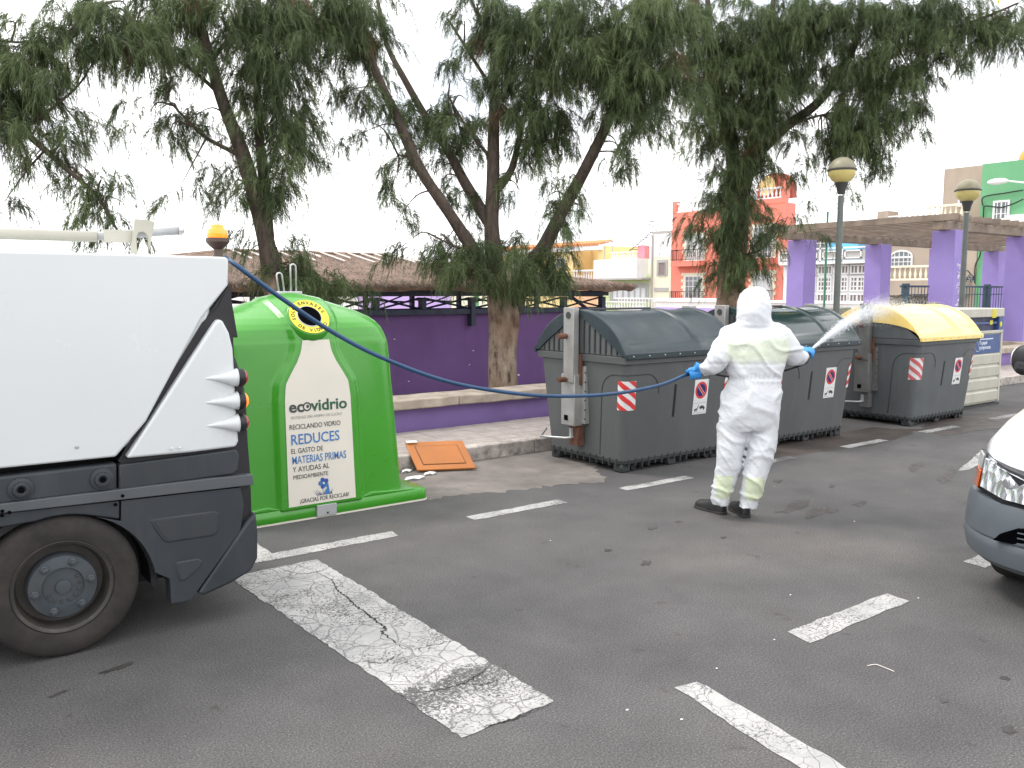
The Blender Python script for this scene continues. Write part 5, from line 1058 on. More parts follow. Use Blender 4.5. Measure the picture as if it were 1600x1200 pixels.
sm.tube([(5.306, 3.955, 0.818), (5.289, 3.941, 0.627), (5.226, 3.916, 0.468), (5.177, 3.93, 0.302), (5.158, 3.951, 0.164), (5.141, 3.953, 0.083)], [.112, .110, .100, .088, .078, .074], 20)
hd = [((5.357, 4.116, 1.729), .035, .035), ((5.348, 4.108, 1.714), .075, .075), ((5.337, 4.099, 1.681), .100, .11), ((5.322, 4.091, 1.628), .120, .135), ((5.31, 4.079, 1.571), .126, .14), ((5.298, 4.068, 1.514), .124, .125), ((5.299, 4.061, 1.471), .130, .115), ((5.3, 4.055, 1.428), .17, .11)]
sm.rings([ring_h(*t_) for t_ in hd])
sm.tube([(5.221, 4.122, 1.399), (5.153, 4.167, 1.36), (5.077, 4.162, 1.272), (4.998, 4.148, 1.195), (4.972, 4.197, 1.141), (4.975, 4.266, 1.107)], [.08, .088, .086, .080, .066, .048], 18)
sm.tube([(5.406, 3.984, 1.399), (5.469, 3.932, 1.36), (5.503, 3.896, 1.279), (5.563, 3.89, 1.204), (5.684, 3.923, 1.187), (5.804, 3.961, 1.199)], [.08, .088, .086, .078, .066, .046], 18)
me = fuse(sm, .011, 4)
nv = len(me.vertices); co = np.empty(nv * 3, dtype=np.float32); me.vertices.foreach_get('co', co); co = co.reshape(-1, 3); no = np.empty(nv * 3, dtype=np.float32); me.vertices.foreach_get('normal', no); no = no.reshape(-1, 3)
for i in range(nv):
    p = Vector(co[i]); z = p.z; l = (p - Vector(op)).dot(LAT)
    q = p + Vector((mnoise.noise(p * 3), mnoise.noise(p * 3 + Vector((5, 0, 0))), mnoise.noise(p * 3 + Vector((0, 5, 0))))) * .10
    f1 = max(0, 1 - 5 * abs(mnoise.noise(Vector((q.x * 3 + q.z * 3.5, q.y * 3, q.z * 5))))) ** 1.5; f2 = max(0, 1 - 4.5 * abs(mnoise.noise(Vector((q.x * 5, q.y * 5, q.z * 12 + l * 14))))) ** 1.4
    f3 = mnoise.noise(p * 34)
    legk = math.exp(-((z - .12) / .10) ** 2) + .8 * math.exp(-((z - .48) / .14) ** 2) + .5
    waist = math.exp(-((z - 1.06) / .03) ** 2)
    a = .014 * f1 + .006 * legk * f2 + .0004 * f3 - .006 + .012 * mnoise.noise(p * 4.5) + waist * .006 * math.sin(math.atan2((p - Vector(op)).dot(FWD), l) * 34)
    if z > 1.44: a = .006 * f1 + .002 * f2
    if abs(z - 1.165) < .010 and abs(l) < .30: a -= .004
    seam = abs(l + .02)
    if .85 < z < 1.5 and seam < .010: a += .004
    co[i] = np.array(p) + no[i] * a
me.vertices.foreach_set('co', (co - np.array(op, dtype=np.float32)).ravel()); me.polygons.foreach_set('use_smooth', [True] * len(me.polygons)); me.update()
m_suit, nt, b = newmat('white_coverall'); tc_ = nt.nodes.new('ShaderNodeTexCoord'); sx_ = nt.nodes.new('ShaderNodeSeparateXYZ'); nt.links.new(tc_.outputs['Object'], sx_.inputs[0])
def band(z0, z1, soft, sock): 
    a = nt.nodes.new('ShaderNodeMapRange'); a.inputs[1].default_value = z0 - soft; a.inputs[2].default_value = z0 + soft; nt.links.new(sock, a.inputs[0])
    c2 = nt.nodes.new('ShaderNodeMapRange'); c2.inputs[1].default_value = z1 - soft; c2.inputs[2].default_value = z1 + soft; c2.inputs[3].default_value = 1; c2.inputs[4].default_value = 0; nt.links.new(sock, c2.inputs[0]); return math_(nt, 'MULTIPLY', a.outputs[0], c2.outputs[0])
lat = math_(nt, 'ADD', math_(nt, 'MULTIPLY', sx_.outputs['X'], .80), math_(nt, 'MULTIPLY', sx_.outputs['Y'], -.60))
nzv = noise(nt, tc_.outputs['Object'], 7, 4); zz = math_(nt, 'ADD', sx_.outputs['Z'], math_(nt, 'MULTIPLY', math_(nt, 'SUBTRACT', nzv, .5), .10)); ll = math_(nt, 'ADD', lat, math_(nt, 'MULTIPLY', math_(nt, 'SUBTRACT', nzv, .5), .06))
up_ = math_(nt, 'MULTIPLY', band(1.18, 1.36, .025, zz), band(-.17, .32, .02, ll)); dn = band(.16, .335, .008, sx_.outputs['Z']); dl = math_(nt, 'ADD', band(-.22, -.10, .01, lat), band(-.02, .12, .01, lat))
msk = math_(nt, 'ADD', math_(nt, 'MULTIPLY', up_, .42), math_(nt, 'MULTIPLY', math_(nt, 'MULTIPLY', dn, dl), .62))
cc = mix(nt, msk, (.59, .61, .64), (.56, .64, .34)); nt.links.new(cc, b.inputs['Base Color']); b.inputs['Roughness'].default_value = .62; b.inputs['Specular IOR Level'].default_value = .35
vz = coords(nt, (1, 1, 1.5), False); bump(nt, b, math_(nt, 'ADD', noise(nt, vz, 5, 3, .5, 1.2), math_(nt, 'MULTIPLY', noise(nt, vz, 16, 3, .5, .8), .3)), .38, .03)
b.inputs['Subsurface Weight'].default_value = .0
me.materials.clear(); me.materials.append(m_suit); suit = bpy.data.objects.new('coverall', me); col.objects.link(suit); suit.parent = pe
# face inside the hood (turned away from the camera)
fc = MB(); hc = Vector((5.327, 4.094, 1.59)); fc.rings([ring_h(tuple(hc + FWD * .055 + Vector((0, 0, dz_))), a_, b_) for dz_, a_, b_ in ((-.125, .03, .04), (-.10, .052, .08), (-.05, .068, .105), (0, .074, .112), (.05, .072, .108), (.085, .05, .09))])
nose = hc + FWD * .17; fc.tube([tuple(nose + Vector((0, 0, .03)) - FWD * .02), tuple(nose + Vector((0, 0, -.02)))], [.010, .017], 8)
for sx__ in (-1, 1): fc.tube([tuple(hc + FWD * .13 + LAT * (sx__ * .055) + Vector((0, 0, z_))) for z_ in (.03, -.02)], [.012, .014], 6)
fm = fuse(fc, .006, 3); fm.transform(Matrix.Translation(-Vector(op))); fm.materials.clear(); fm.materials.append(m_skin); fo_ = bpy.data.objects.new('body', fm); col.objects.link(fo_); fo_.parent = pe
for sx__ in (-1, 1): MB().sphere(tuple(hc + FWD * .158 + LAT * (sx__ * .03) + Vector((0, 0, .02))), .012, 10, 6).build('eye', m_white, pe, op)
MB().tube([tuple(hc + FWD * .160 + LAT * s_ + Vector((0, 0, -.06))) for s_ in (-.022, 0, .022)], .006, 6).build('mouth', m_red, pe, op)
def fist(c, axis, back, wrist, name):
    c = Vector(c); ax = Vector(axis).normalized(); bk_ = Vector(back).normalized(); bk_ = (bk_ - ax * bk_.dot(ax)).normalized(); nn = ax.cross(bk_)
    g = MB(); rh = .021
    g.tube([tuple(Vector(wrist)), tuple(c + bk_ * .062), tuple(c + bk_ * .040)], [.034, .036, .034], 14)
    for k in range(6): g.sphere(tuple(c + bk_ * .036 + ax * (-.036 + k * .0145)), .023, 10, 7)
    for k, (s_, lf) in enumerate(((-.040, .95), (-.017, 1.08), (.006, 1.0), (.028, .82))):
        P = [tuple(c + ax * s_ + bk_ * (.033 * math.cos(a)) + nn * (.033 * math.sin(a))) for a in np.linspace(.35, 3.5 * lf, 9)]; g.tube(P, [.0120, .0118, .0115, .0112, .0108, .0104, .010, .0096, .008], 9)
    P = [tuple(c + ax * -.055 + bk_ * (.030 * math.cos(a)) - nn * (.032 * math.sin(a))) for a in np.linspace(.2, 2.3, 6)]; g.tube(P, [.015, .0145, .0135, .0125, .0115, .009], 9)
    m_ = fuse(g, .0042, 2); m_.transform(Matrix.Translation(-Vector(op))); m_.polygons.foreach_set('use_smooth', [True] * len(m_.polygons)); m_.materials.clear(); m_.materials.append(m_glove)
    o = bpy.data.objects.new(name, m_); col.objects.link(o); o.parent = pe
LH = Vector((4.942, 4.312, 1.081)); RH = Vector((5.882, 3.98, 1.214))
fist(LH, LAT + Vector((0, 0, .18)), Vector((4.986, 4.27, 1.111)) - LH, (4.986, 4.27, 1.111), 'glove'); fist(RH, Vector((.75, .3, .25)), Vector((5.796, 3.967, 1.199)) - RH, (5.787, 3.961, 1.195), 'glove')
def shoe(heel, d, L_=.285):
    h0 = Vector(heel); d = Vector(d).normalized(); s_ = d.cross(Vector((0, 0, 1)))
    def ring(t_, w_, hgt, z0=.018): c = h0 + d * (t_ * L_); return [tuple(c + s_ * (w_ * math.cos(a)) + Vector((0, 0, z0 + (hgt - z0) * max(0, math.sin(a)) ** .7 if math.sin(a) > 0 else z0))) for a in np.linspace(0, 2 * math.pi, 20, endpoint=False)]
    up_ = MB().rings([ring(-.03, .02, .06), ring(0, .036, .10), ring(.10, .040, .125), ring(.28, .042, .125), ring(.42, .044, .105), ring(.62, .049, .080), ring(.80, .050, .078), ring(.93, .042, .066), ring(.99, .028, .050), ring(1.015, .012, .034)])
    o = up_.build('shoe', m_shoe, pe, op, smooth=True); ss = o.modifiers.new('s', 'SUBSURF'); ss.levels = ss.render_levels = 1
    def rs(t_, w_): c = h0 + d * (t_ * L_); return [tuple(c + s_ * (w_ * q) + Vector((0, 0, z_))) for q, z_ in ((-1, 0), (1, 0), (1, .022), (-1, .022))]
    MB().rings([rs(-.04, .026), rs(.02, .040), (rs(.25, .041)), rs(.42, .043), rs(.65, .052), rs(.85, .050), rs(.94, .044), rs(1.0, .032), rs(1.03, .016)]).build('sole', m_sole, o, op, bevel=.004)
shoe((5.119, 4.154, 0), Vector((.06, 1.0, 0))); shoe((5.181, 3.992, 0), Vector((.50, .86, 0)))

# ---------------------------------------------------------------- hose and water
hp = cat_curve([(1.598, 4.85, 1.889), (1.512, 4.46, 1.849), (1.748, 4.4, 1.663), (2.029, 4.38, 1.475), (2.333, 4.36, 1.316), (2.753, 4.34, 1.158), (3.205, 4.3, 1.06), (3.611, 4.28, 1.012), (4.074, 4.28, 0.996), (4.527, 4.29, 1.023), tuple(LH - LAT * .08 + Vector((0, 0, -.012))), tuple(LH), tuple(LH + LAT * .12 + Vector((0, 0, .01)))], 10)
tag(MB().tube(hp, .0125, 12).build('hose', m_hose, smooth=True), 'blue rubber hose sagging from the sweeper truck to the gloved left hand', 'hose')
ln_ = cat_curve([tuple(LH + LAT * .10 + Vector((0, 0, .01))), tuple(LH + LAT * .22 + FWD * .08 + Vector((0, 0, -.02))), tuple(LH + LAT * .40 + FWD * .24 + Vector((0, 0, -.05))), tuple(LH + LAT * .62 + FWD * .26 + Vector((0, 0, -.03))), tuple(RH + Vector((-.13, -.05, -.07))), tuple(RH), tuple(RH + Vector((.09, .035, .03)))], 8)
t = tag(MB().tube(ln_, .010, 10).build('spray_lance', m_black, smooth=True), 'thin black spray lance held in both gloved hands, running across the front of the body', 'spray lance')
N0 = RH + Vector((.09, .035, .03)); N1 = Vector((10.55, 5.95, 1.50)); n = 26000
t_ = rng.random(n) ** 1.25; ax_ = np.array(N1 - N0); ax_n = ax_ / np.linalg.norm(ax_); pu = np.cross(ax_n, [0, 0, 1]); pu /= np.linalg.norm(pu); pv_ = np.cross(pu, ax_n)
sp = .006 + .16 * t_ ** 1.15; base = np.array(N0) + ax_[None, :] * t_[:, None] + pu * (rng.normal(0, .55, n) * sp)[:, None] + pv_ * (rng.normal(0, .55, n) * sp)[:, None]; base[:, 2] += .10 * np.sin(t_ * math.pi) - .05 * rng.random(n) * t_
L0 = (.012 + .05 * rng.random(n))[:, None]; w0 = (.0010 + .0016 * rng.random(n) * (.4 + t_))[:, None]; rd = rng.normal(0, 1, (n, 3)); pr_ = np.cross(rd, ax_n); pr_ /= np.linalg.norm(pr_, axis=1)[:, None]
V = np.stack([base - pr_ * w0, base + pr_ * w0, base + ax_n * L0 + rng.normal(0, .002, (n, 3))], 1)
n2 = 14000; u_ = rng.normal(0, 1, (n2, 3)); u_[:, 2] = abs(u_[:, 2]); b2 = np.array([10.62, 5.90, 1.42]) + u_ * np.array([.24, .22, .07]); V2 = np.stack([b2, b2 + rng.normal(0, .003, (n2, 3)), b2 + rng.normal(0, .004, (n2, 3))], 1)
m_water, nt, b = newmat('water_spray'); b.inputs['Base Color'].default_value = (.93, .95, .97, 1); b.inputs['Roughness'].default_value = .1
trn = nt.nodes.new('ShaderNodeBsdfTranslucent'); ms = nt.nodes.new('ShaderNodeMixShader'); ms.inputs[0].default_value = .6; trn.inputs[0].default_value = (.95, .97, 1, 1); nt.links.new(b.outputs[0], ms.inputs[1]); nt.links.new(trn.outputs[0], ms.inputs[2]); nt.links.new(ms.outputs[0], nt.nodes['Material Output'].inputs['Surface'])
tag(quick_mesh('water_jet', np.concatenate([V.reshape(-1, 3), V2.reshape(-1, 3)]), 3, m_water), 'white jet of water spraying from the lance onto the yellow lid', 'water jet', kind='stuff')

# ---------------------------------------------------------------- trees
CAMR = Vector((.80, -.598, 0)); CAMF = Vector((.598, .80, 0))
def foliage(parent, off, blobs, dens=1.0, depth=.55, seedv=1, nm=30):
    g = np.random.default_rng(seedv); Vs = []; Ts = []; R3 = np.array(CAMR); F3 = np.array(CAMF)
    for (x, y, z, rx, rz, cnt) in blobs:
        nb = max(2, int(cnt * dens / 4.5)); k = 13                     # boughs in this mass, twigs on each bough
        u = g.normal(0, 1, (nb, 3)); u /= np.linalg.norm(u, axis=1)[:, None]; u *= (g.random(nb) ** .45)[:, None]; dd = max(.25, min(rx, rz) * depth * 1.6)
        c = np.array([x, y, z]) + np.outer(u[:, 0] * rx, R3) + np.outer(u[:, 1] * dd, F3) + np.outer(u[:, 2] * rz, [0, 0, 1]); c[:, 2] += .10
        az = g.random(nb) * 2 * math.pi; bd = np.stack([np.cos(az), np.sin(az), -.15 + .5 * g.random(nb)], 1) + .5 * (np.outer(u[:, 0], R3) + np.outer(u[:, 1], F3)); bl = .18 + .28 * g.random(nb)
        tq = g.random((nb, k)); s = c[:, None, :] + bd[:, None, :] * (bl[:, None] * tq)[:, :, None]; s[:, :, 2] -= .5 * bl[:, None] * tq ** 2.2; s += g.normal(0, .035, s.shape)
        s = s.reshape(-1, 3); n = nb * k; btint = np.repeat(g.random(nb), k); a2 = np.repeat(az, k) + g.normal(0, .9, n); dh = np.stack([np.cos(a2), np.sin(a2), .25 * g.random(n)], 1)
        L_ = .12 + .24 * g.random(n) ** 1.3 + .20 * (g.random(n) < .12)
        tt = g.random((n, nm)); P = s[:, None, :] + dh[:, None, :] * (L_[:, None] * .75 * tt * (1 - .25 * tt))[:, :, None]; P[:, :, 2] -= L_[:, None] * .95 * tt ** 1.8
        P += g.normal(0, .008, P.shape)
        d = dh[:, None, :] * (.55 - .3 * tt)[:, :, None] + g.normal(0, .26, P.shape); d[:, :, 2] -= .28 + .85 * tt; d /= np.linalg.norm(d, axis=2)[:, :, None]
        ln = .06 + .12 * g.random((n, nm)); wd = .0022 + .0020 * g.random((n, nm)); r_ = g.normal(0, 1, P.shape); pp = np.cross(r_, d); pp /= np.linalg.norm(pp, axis=2)[:, :, None]
        V = np.stack([P - pp * wd[:, :, None], P + pp * wd[:, :, None], P + d * ln[:, :, None]], 2); Vs.append(V.reshape(-1, 3))
        tn = np.clip(.02 + .55 * btint[:, None] + .12 * g.random(n)[:, None] + .22 * g.random((n, nm)), 0, .9); dry = np.repeat(g.random(nb) < .015, k)[:, None] & (g.random((n, nm)) < .8); tn = np.where(dry, 1.0, tn); Ts.append(tn.ravel())
        q = np.array([0, .5, 1.0]); SP = s[:, None, :] + dh[:, None, :] * (L_[:, None] * .75 * q * (1 - .25 * q))[:, :, None]; SP[:, :, 2] -= L_[:, None] * .95 * q ** 1.8
        for i in range(2): V = np.stack([SP[:, i] + [.0025, 0, 0], SP[:, i] - [.0025, 0, 0], SP[:, i + 1]], 1); Vs.append(V.reshape(-1, 3)); Ts.append(np.full(n, .12))
        be = c + bd * bl[:, None]; be[:, 2] -= .5 * bl; bs = c - bd * .12 + g.normal(0, .03, c.shape); V = np.stack([bs + [.005, 0, 0], bs - [.005, 0, .003], be], 1); Vs.append(V.reshape(-1, 3)); Ts.append(np.full(nb, 1.0))
    V = np.concatenate(Vs); return quick_mesh('crown', V, 3, m_leaf, parent, off, np.concatenate(Ts)), len(V) // 3
def bark_tube(pts, rad, seg=14, amp=.10, sub=7, seed_=0):
    P = cat_curve(pts, sub); n = len(P); rr = np.interp(np.linspace(0, 1, n), np.linspace(0, 1, len(rad)), rad); rr = rr * (.78 if seg == 12 else .88); rings = []; prev = None
    for i, p in enumerate(P):
        t_ = (P[min(i + 1, n - 1)] - P[max(i - 1, 0)]).normalized()
        a = Vector((1, 0, 0)) if prev is None else prev; a = (a - t_ * a.dot(t_)).normalized(); prev = a; b_ = t_.cross(a); ring = []
        for k in range(seg):
            an = 2 * math.pi * k / seg; d = a * math.cos(an) + b_ * math.sin(an); nn = mnoise.noise(Vector((d.x * 2.4, d.y * 2.4, p.z * 1.1 + seed_))) * 1.2 + .5 * mnoise.noise(Vector((d.x * 7, d.y * 7, p.z * 3.5 + seed_)))
            ring.append(p + d * (rr[i] * (1 + amp * nn)))
        rings.append(ring)
    return MB().rings(rings)
def tree(name, loc, label, trunk, limbs, blobs, dens, seedv, **kw):
    r_ = empty(name, loc, label, 'tree'); bark_tube(*trunk[:2], seg=kw.get('tseg', 40), amp=kw.get('tamp', .16), sub=14, seed_=seedv).build('trunk', m_bark, r_, loc, smooth=True)
    for pts, rad in limbs: bark_tube(pts, rad, 12, .14, 7, seedv).build('limb', m_barkd, r_, loc, smooth=True)
    # fine side branches running out from the limbs into the foliage
    random.seed(seedv); tw = MB()
    lp = [Vector(p) for pts, rad in limbs for p in cat_curve(pts, 4)]
    for b_ in blobs:
        c = Vector(b_[:3]); nr = sorted(lp, key=lambda q: (q - c).length)[:3]
        for q in nr[:2 if b_[5] > 12 else 1]:
            if (q - c).length > 2.4: continue
            e = c + Vector((random.uniform(-1, 1) * b_[3] * .6, random.uniform(-.2, .2), random.uniform(-.2, .6) * b_[4])); mid = (q + e) / 2 + Vector((random.uniform(-.08, .08), random.uniform(-.08, .08), .10)); P = cat_curve([q, mid, e], 5); tw.tube(P, [.016 - .0013 * i for i in range(len(P))][:len(P)], 5)
    tag(tw.build('twigs', m_barkd, r_, loc), kind='stuff')
    f, nf = foliage(r_, loc, blobs, dens, seedv=seedv, **{k: v for k, v in kw.items() if k in ('depth', 'nm')}); tag(f, kind='stuff'); print(name, 'needles', nf); return r_
d0 = 12.1
tree('casuarina_tree', (7.2, 9.9, .05), 'large drooping casuarina in the middle with pale peeling trunk behind the bench wall',
  ([(7.28, 10.0, -.4), (7.08, 9.726, 0.392), (7.115, 9.773, 0.934), (7.168, 9.783, 1.294), (7.153, 9.84, 1.637), (7.123, 9.89, 1.835)], [.27, .235, .22, .24, .24, .06]),
  [([(7.143, 9.841, 1.583), (7.102, 9.954, 2.196), (7.103, 10.015, 2.647), (7.183, 10.077, 3.549), (7.274, 10.168, 4.721), (7.347, 10.236, 5.623), (7.421, 10.29, 6.434)], [.20, .15, .14, .115, .09, .07, .04]),
   ([(7.124, 9.862, 1.637), (6.792, 9.933, 2.188), (6.401, 10.055, 2.79), (6.071, 10.254, 3.368), (5.821, 10.406, 4.04), (5.577, 10.542, 4.631), (5.452, 10.575, 5.111), (5.396, 10.697, 5.7)], [.20, .12, .105, .095, .085, .07, .055, .03]),
   ([(7.114, 10, 2.602), (6.974, 10.436, 3.194), (6.841, 10.733, 3.733), (6.665, 11.059, 4.243), (6.44, 11.305, 4.821), (6.333, 11.578, 5.315), (6.262, 11.72, 5.972)], [.12, .10, .085, .07, .06, .045, .03]),
   ([(7.231, 9.762, 1.493), (7.451, 9.663, 1.971), (7.615, 9.464, 2.326), (7.865, 9.239, 2.968), (7.992, 8.961, 3.47), (8.168, 8.776, 3.991), (8.395, 8.594, 4.828), (8.486, 8.524, 5.735)], [.22, .16, .13, .115, .10, .09, .07, .04]),
   ([(7.176, 10.021, 3.098), (7.448, 9.992, 3.455), (7.595, 9.959, 4.018), (7.783, 9.905, 4.655), (8.073, 9.905, 5.321)], [.08, .065, .05, .04, .02]),
   ([(7.315, 10.193, 5.127), (7.07, 10.313, 5.59), (6.955, 10.459, 6.037)], [.045, .03, .02]), ([(7.24, 10.169, 4.54), (7.076, 10.488, 5.064), (6.908, 10.81, 5.596)], [.04, .03, .02]),
   ([(7.19, 10.072, 3.549), (6.92, 10.188, 3.846), (6.67, 10.453, 4.428)], [.035, .025, .015]), ([(6.726, 9.994, 2.276), (6.509, 10.036, 2.316), (6.359, 10.159, 2.404)], [.03, .02, .01]), ([(5.976, 10.345, 3.515), (5.852, 10.441, 3.541)], [.025, .01])],
  [(5.26, 10.75, 5.32, 0.51, 0.42, 81), (5.54, 10.75, 5.07, 0.33, 0.43, 67), (5.40, 10.67, 4.59, 0.47, 0.30, 36), (5.33, 10.66, 4.16, 0.30, 0.38, 19), (5.44, 10.52, 3.74, 0.24, 0.51, 17), (6.19, 11.16, 4.17, 0.31, 0.41, 15), (6.56, 10.98, 4.06, 0.46, 0.46, 33), (6.84, 10.73, 3.69, 0.42, 0.46, 26), (6.15, 10.47, 3.50, 0.35, 0.35, 15),
   (6.97, 10.34, 5.23, 0.27, 0.54, 27), (6.85, 10.32, 4.43, 0.36, 0.63, 41), (6.76, 10.60, 4.11, 0.37, 0.46, 24), (7.07, 10.33, 3.84, 0.32, 0.55, 25), (5.96, 10.51, 2.80, 0.23, 0.44, 12), (6.05, 10.36, 2.18, 0.19, 0.40, 10), (6.55, 10.63, 3.20, 0.37, 0.37, 16), (6.82, 10.38, 2.84, 0.37, 0.46, 22), (6.53, 10.27, 2.28, 0.36, 0.36, 18), (5.88, 10.62, 3.15, 0.18, 0.44, 8),
   (6.57, 10.09, 2.14, 0.29, 0.29, 50), (6.62, 9.89, 1.88, 0.28, 0.22, 41), (7.39, 9.35, 2.05, 0.32, 0.32, 67), (7.48, 9.12, 1.83, 0.21, 0.18, 16), (7.23, 9.29, 1.74, 0.25, 0.16, 15), (7.49, 10.04, 2.21, 0.23, 0.33, 21),
   (7.46, 9.86, 5.29, 0.45, 0.40, 93), (7.52, 9.62, 4.82, 0.49, 0.44, 132), (7.62, 9.48, 4.29, 0.42, 0.49, 127), (7.62, 9.41, 3.81, 0.32, 0.35, 58), (7.55, 9.68, 3.53, 0.22, 0.36, 18), (7.58, 10.16, 4.50, 0.28, 0.55, 36), (7.58, 10.09, 3.04, 0.26, 0.46, 16),
   (7.90, 9.15, 5.29, 0.52, 0.39, 106), (7.98, 8.90, 4.79, 0.47, 0.39, 104), (8.10, 8.59, 5.03, 0.47, 0.47, 123), (8.23, 8.42, 4.44, 0.38, 0.42, 91), (8.23, 8.35, 3.93, 0.27, 0.38, 49), (8.20, 8.31, 3.51, 0.15, 0.34, 15), (8.08, 8.75, 4.23, 0.30, 0.34, 39), (8.40, 8.18, 4.58, 0.42, 0.46, 110), (8.36, 8.13, 3.95, 0.17, 0.29, 12), (8.43, 8.11, 5.13, 0.46, 0.42, 108),
   (7.80, 9.41, 3.00, 0.23, 0.36, 14), (7.99, 9.16, 3.07, 0.21, 0.40, 14), (7.89, 9.17, 2.63, 0.20, 0.31, 12), (7.73, 9.39, 2.46, 0.20, 0.27, 9), (7.18, 10.23, 5.59, 0.36, 0.36, 37), (8.12, 8.34, 3.30, 0.08, 0.21, 4), (7.90, 9.56, 5.56, 0.36, 0.36, 48)], 1.35, 21)
tree('casuarina_tree', (4.0, 10.4, .05), 'slender leaning casuarina behind the glass igloo with two thin stems crossing',
  ([(3.95, 10.6, -.4), (4.029, 10.372, 1.341), (4.022, 10.442, 1.82), (4.014, 10.486, 2.099), (4.028, 10.555, 2.221)], [.15, .135, .125, .10, .03]),
  [([(4.027, 10.449, 1.899), (4.01, 10.507, 2.234), (3.934, 10.646, 2.84), (3.785, 10.716, 3.462), (3.654, 10.885, 3.991), (3.509, 10.95, 4.595), (3.417, 11.104, 5.221), (3.387, 11.195, 5.73)], [.165, .14, .125, .11, .10, .085, .07, .04]),
   ([(4.032, 10.51, 2.378), (4.068, 10.687, 2.948), (4.056, 10.793, 3.672), (4.094, 10.885, 4.557), (4.177, 10.955, 5.523)], [.09, .085, .07, .05, .03]),
   ([(3.804, 10.688, 3.359), (3.385, 10.777, 3.56), (3.141, 10.867, 3.811), (3.011, 10.99, 4.003)], [.04, .028, .02, .01]), ([(3.636, 10.915, 4.109), (3.303, 11.082, 4.439), (2.943, 11.253, 4.645), (2.62, 11.396, 4.847)], [.035, .026, .02, .01]),
   ([(3.563, 10.904, 4.556), (3.772, 10.91, 4.82), (4.037, 10.734, 4.978), (4.535, 10.514, 5.169)], [.035, .03, .02, .015]), ([(4.097, 10.861, 4.396), (4.392, 10.814, 4.746), (4.84, 10.632, 4.938)], [.04, .03, .015])],
  [(2.91, 11.21, 5.04, 0.42, 0.23, 42), (3.14, 11.12, 4.76, 0.39, 0.35, 58), (2.81, 11.23, 4.66, 0.27, 0.27, 31), (2.75, 11.25, 4.46, 0.17, 0.17, 8), (3.69, 10.88, 5.06, 0.43, 0.35, 72), (3.35, 11.01, 5.07, 0.31, 0.31, 37), (4.13, 10.66, 4.98, 0.36, 0.44, 96), (4.16, 10.57, 4.43, 0.30, 0.44, 87), (4.17, 10.49, 3.91, 0.25, 0.40, 67), (4.18, 10.42, 3.44, 0.21, 0.36, 59), (4.20, 10.35, 3.04, 0.14, 0.32, 30), (4.02, 10.82, 4.61, 0.22, 0.36, 27),
   (3.13, 11.05, 4.22, 0.19, 0.27, 10), (2.91, 11.03, 3.73, 0.19, 0.27, 13), (3.05, 11.01, 3.48, 0.22, 0.23, 11), (3.25, 11.02, 3.70, 0.20, 0.31, 11), (3.45, 10.89, 3.85, 0.20, 0.31, 12), (3.46, 10.83, 3.38, 0.19, 0.28, 7), (3.71, 10.69, 2.88, 0.19, 0.25, 14), (3.60, 10.81, 3.08, 0.12, 0.16, 4), (3.08, 10.92, 2.90, 0.09, 0.11, 4), (3.92, 10.83, 4.13, 0.19, 0.40, 16), (4.13, 10.48, 2.74, 0.16, 0.32, 15), (3.86, 10.61, 2.18, 0.14, 0.22, 12), (4.08, 10.44, 2.14, 0.21, 0.24, 17),
   (4.59, 10.57, 4.96, 0.32, 0.32, 49), (4.95, 10.46, 5.19, 0.37, 0.33, 57), (4.78, 10.52, 4.71, 0.33, 0.29, 26), (4.56, 10.52, 4.40, 0.21, 0.23, 9), (4.45, 10.71, 5.20, 0.32, 0.32, 49), (3.72, 10.91, 4.50, 0.21, 0.28, 14),
   (4.41, 10.42, 1.94, 0.33, 0.15, 29), (4.59, 10.26, 1.78, 0.37, 0.16, 42), (4.75, 10.13, 1.64, 0.26, 0.10, 16), (4.30, 10.48, 1.78, 0.21, 0.15, 16)], 1.35, 33)
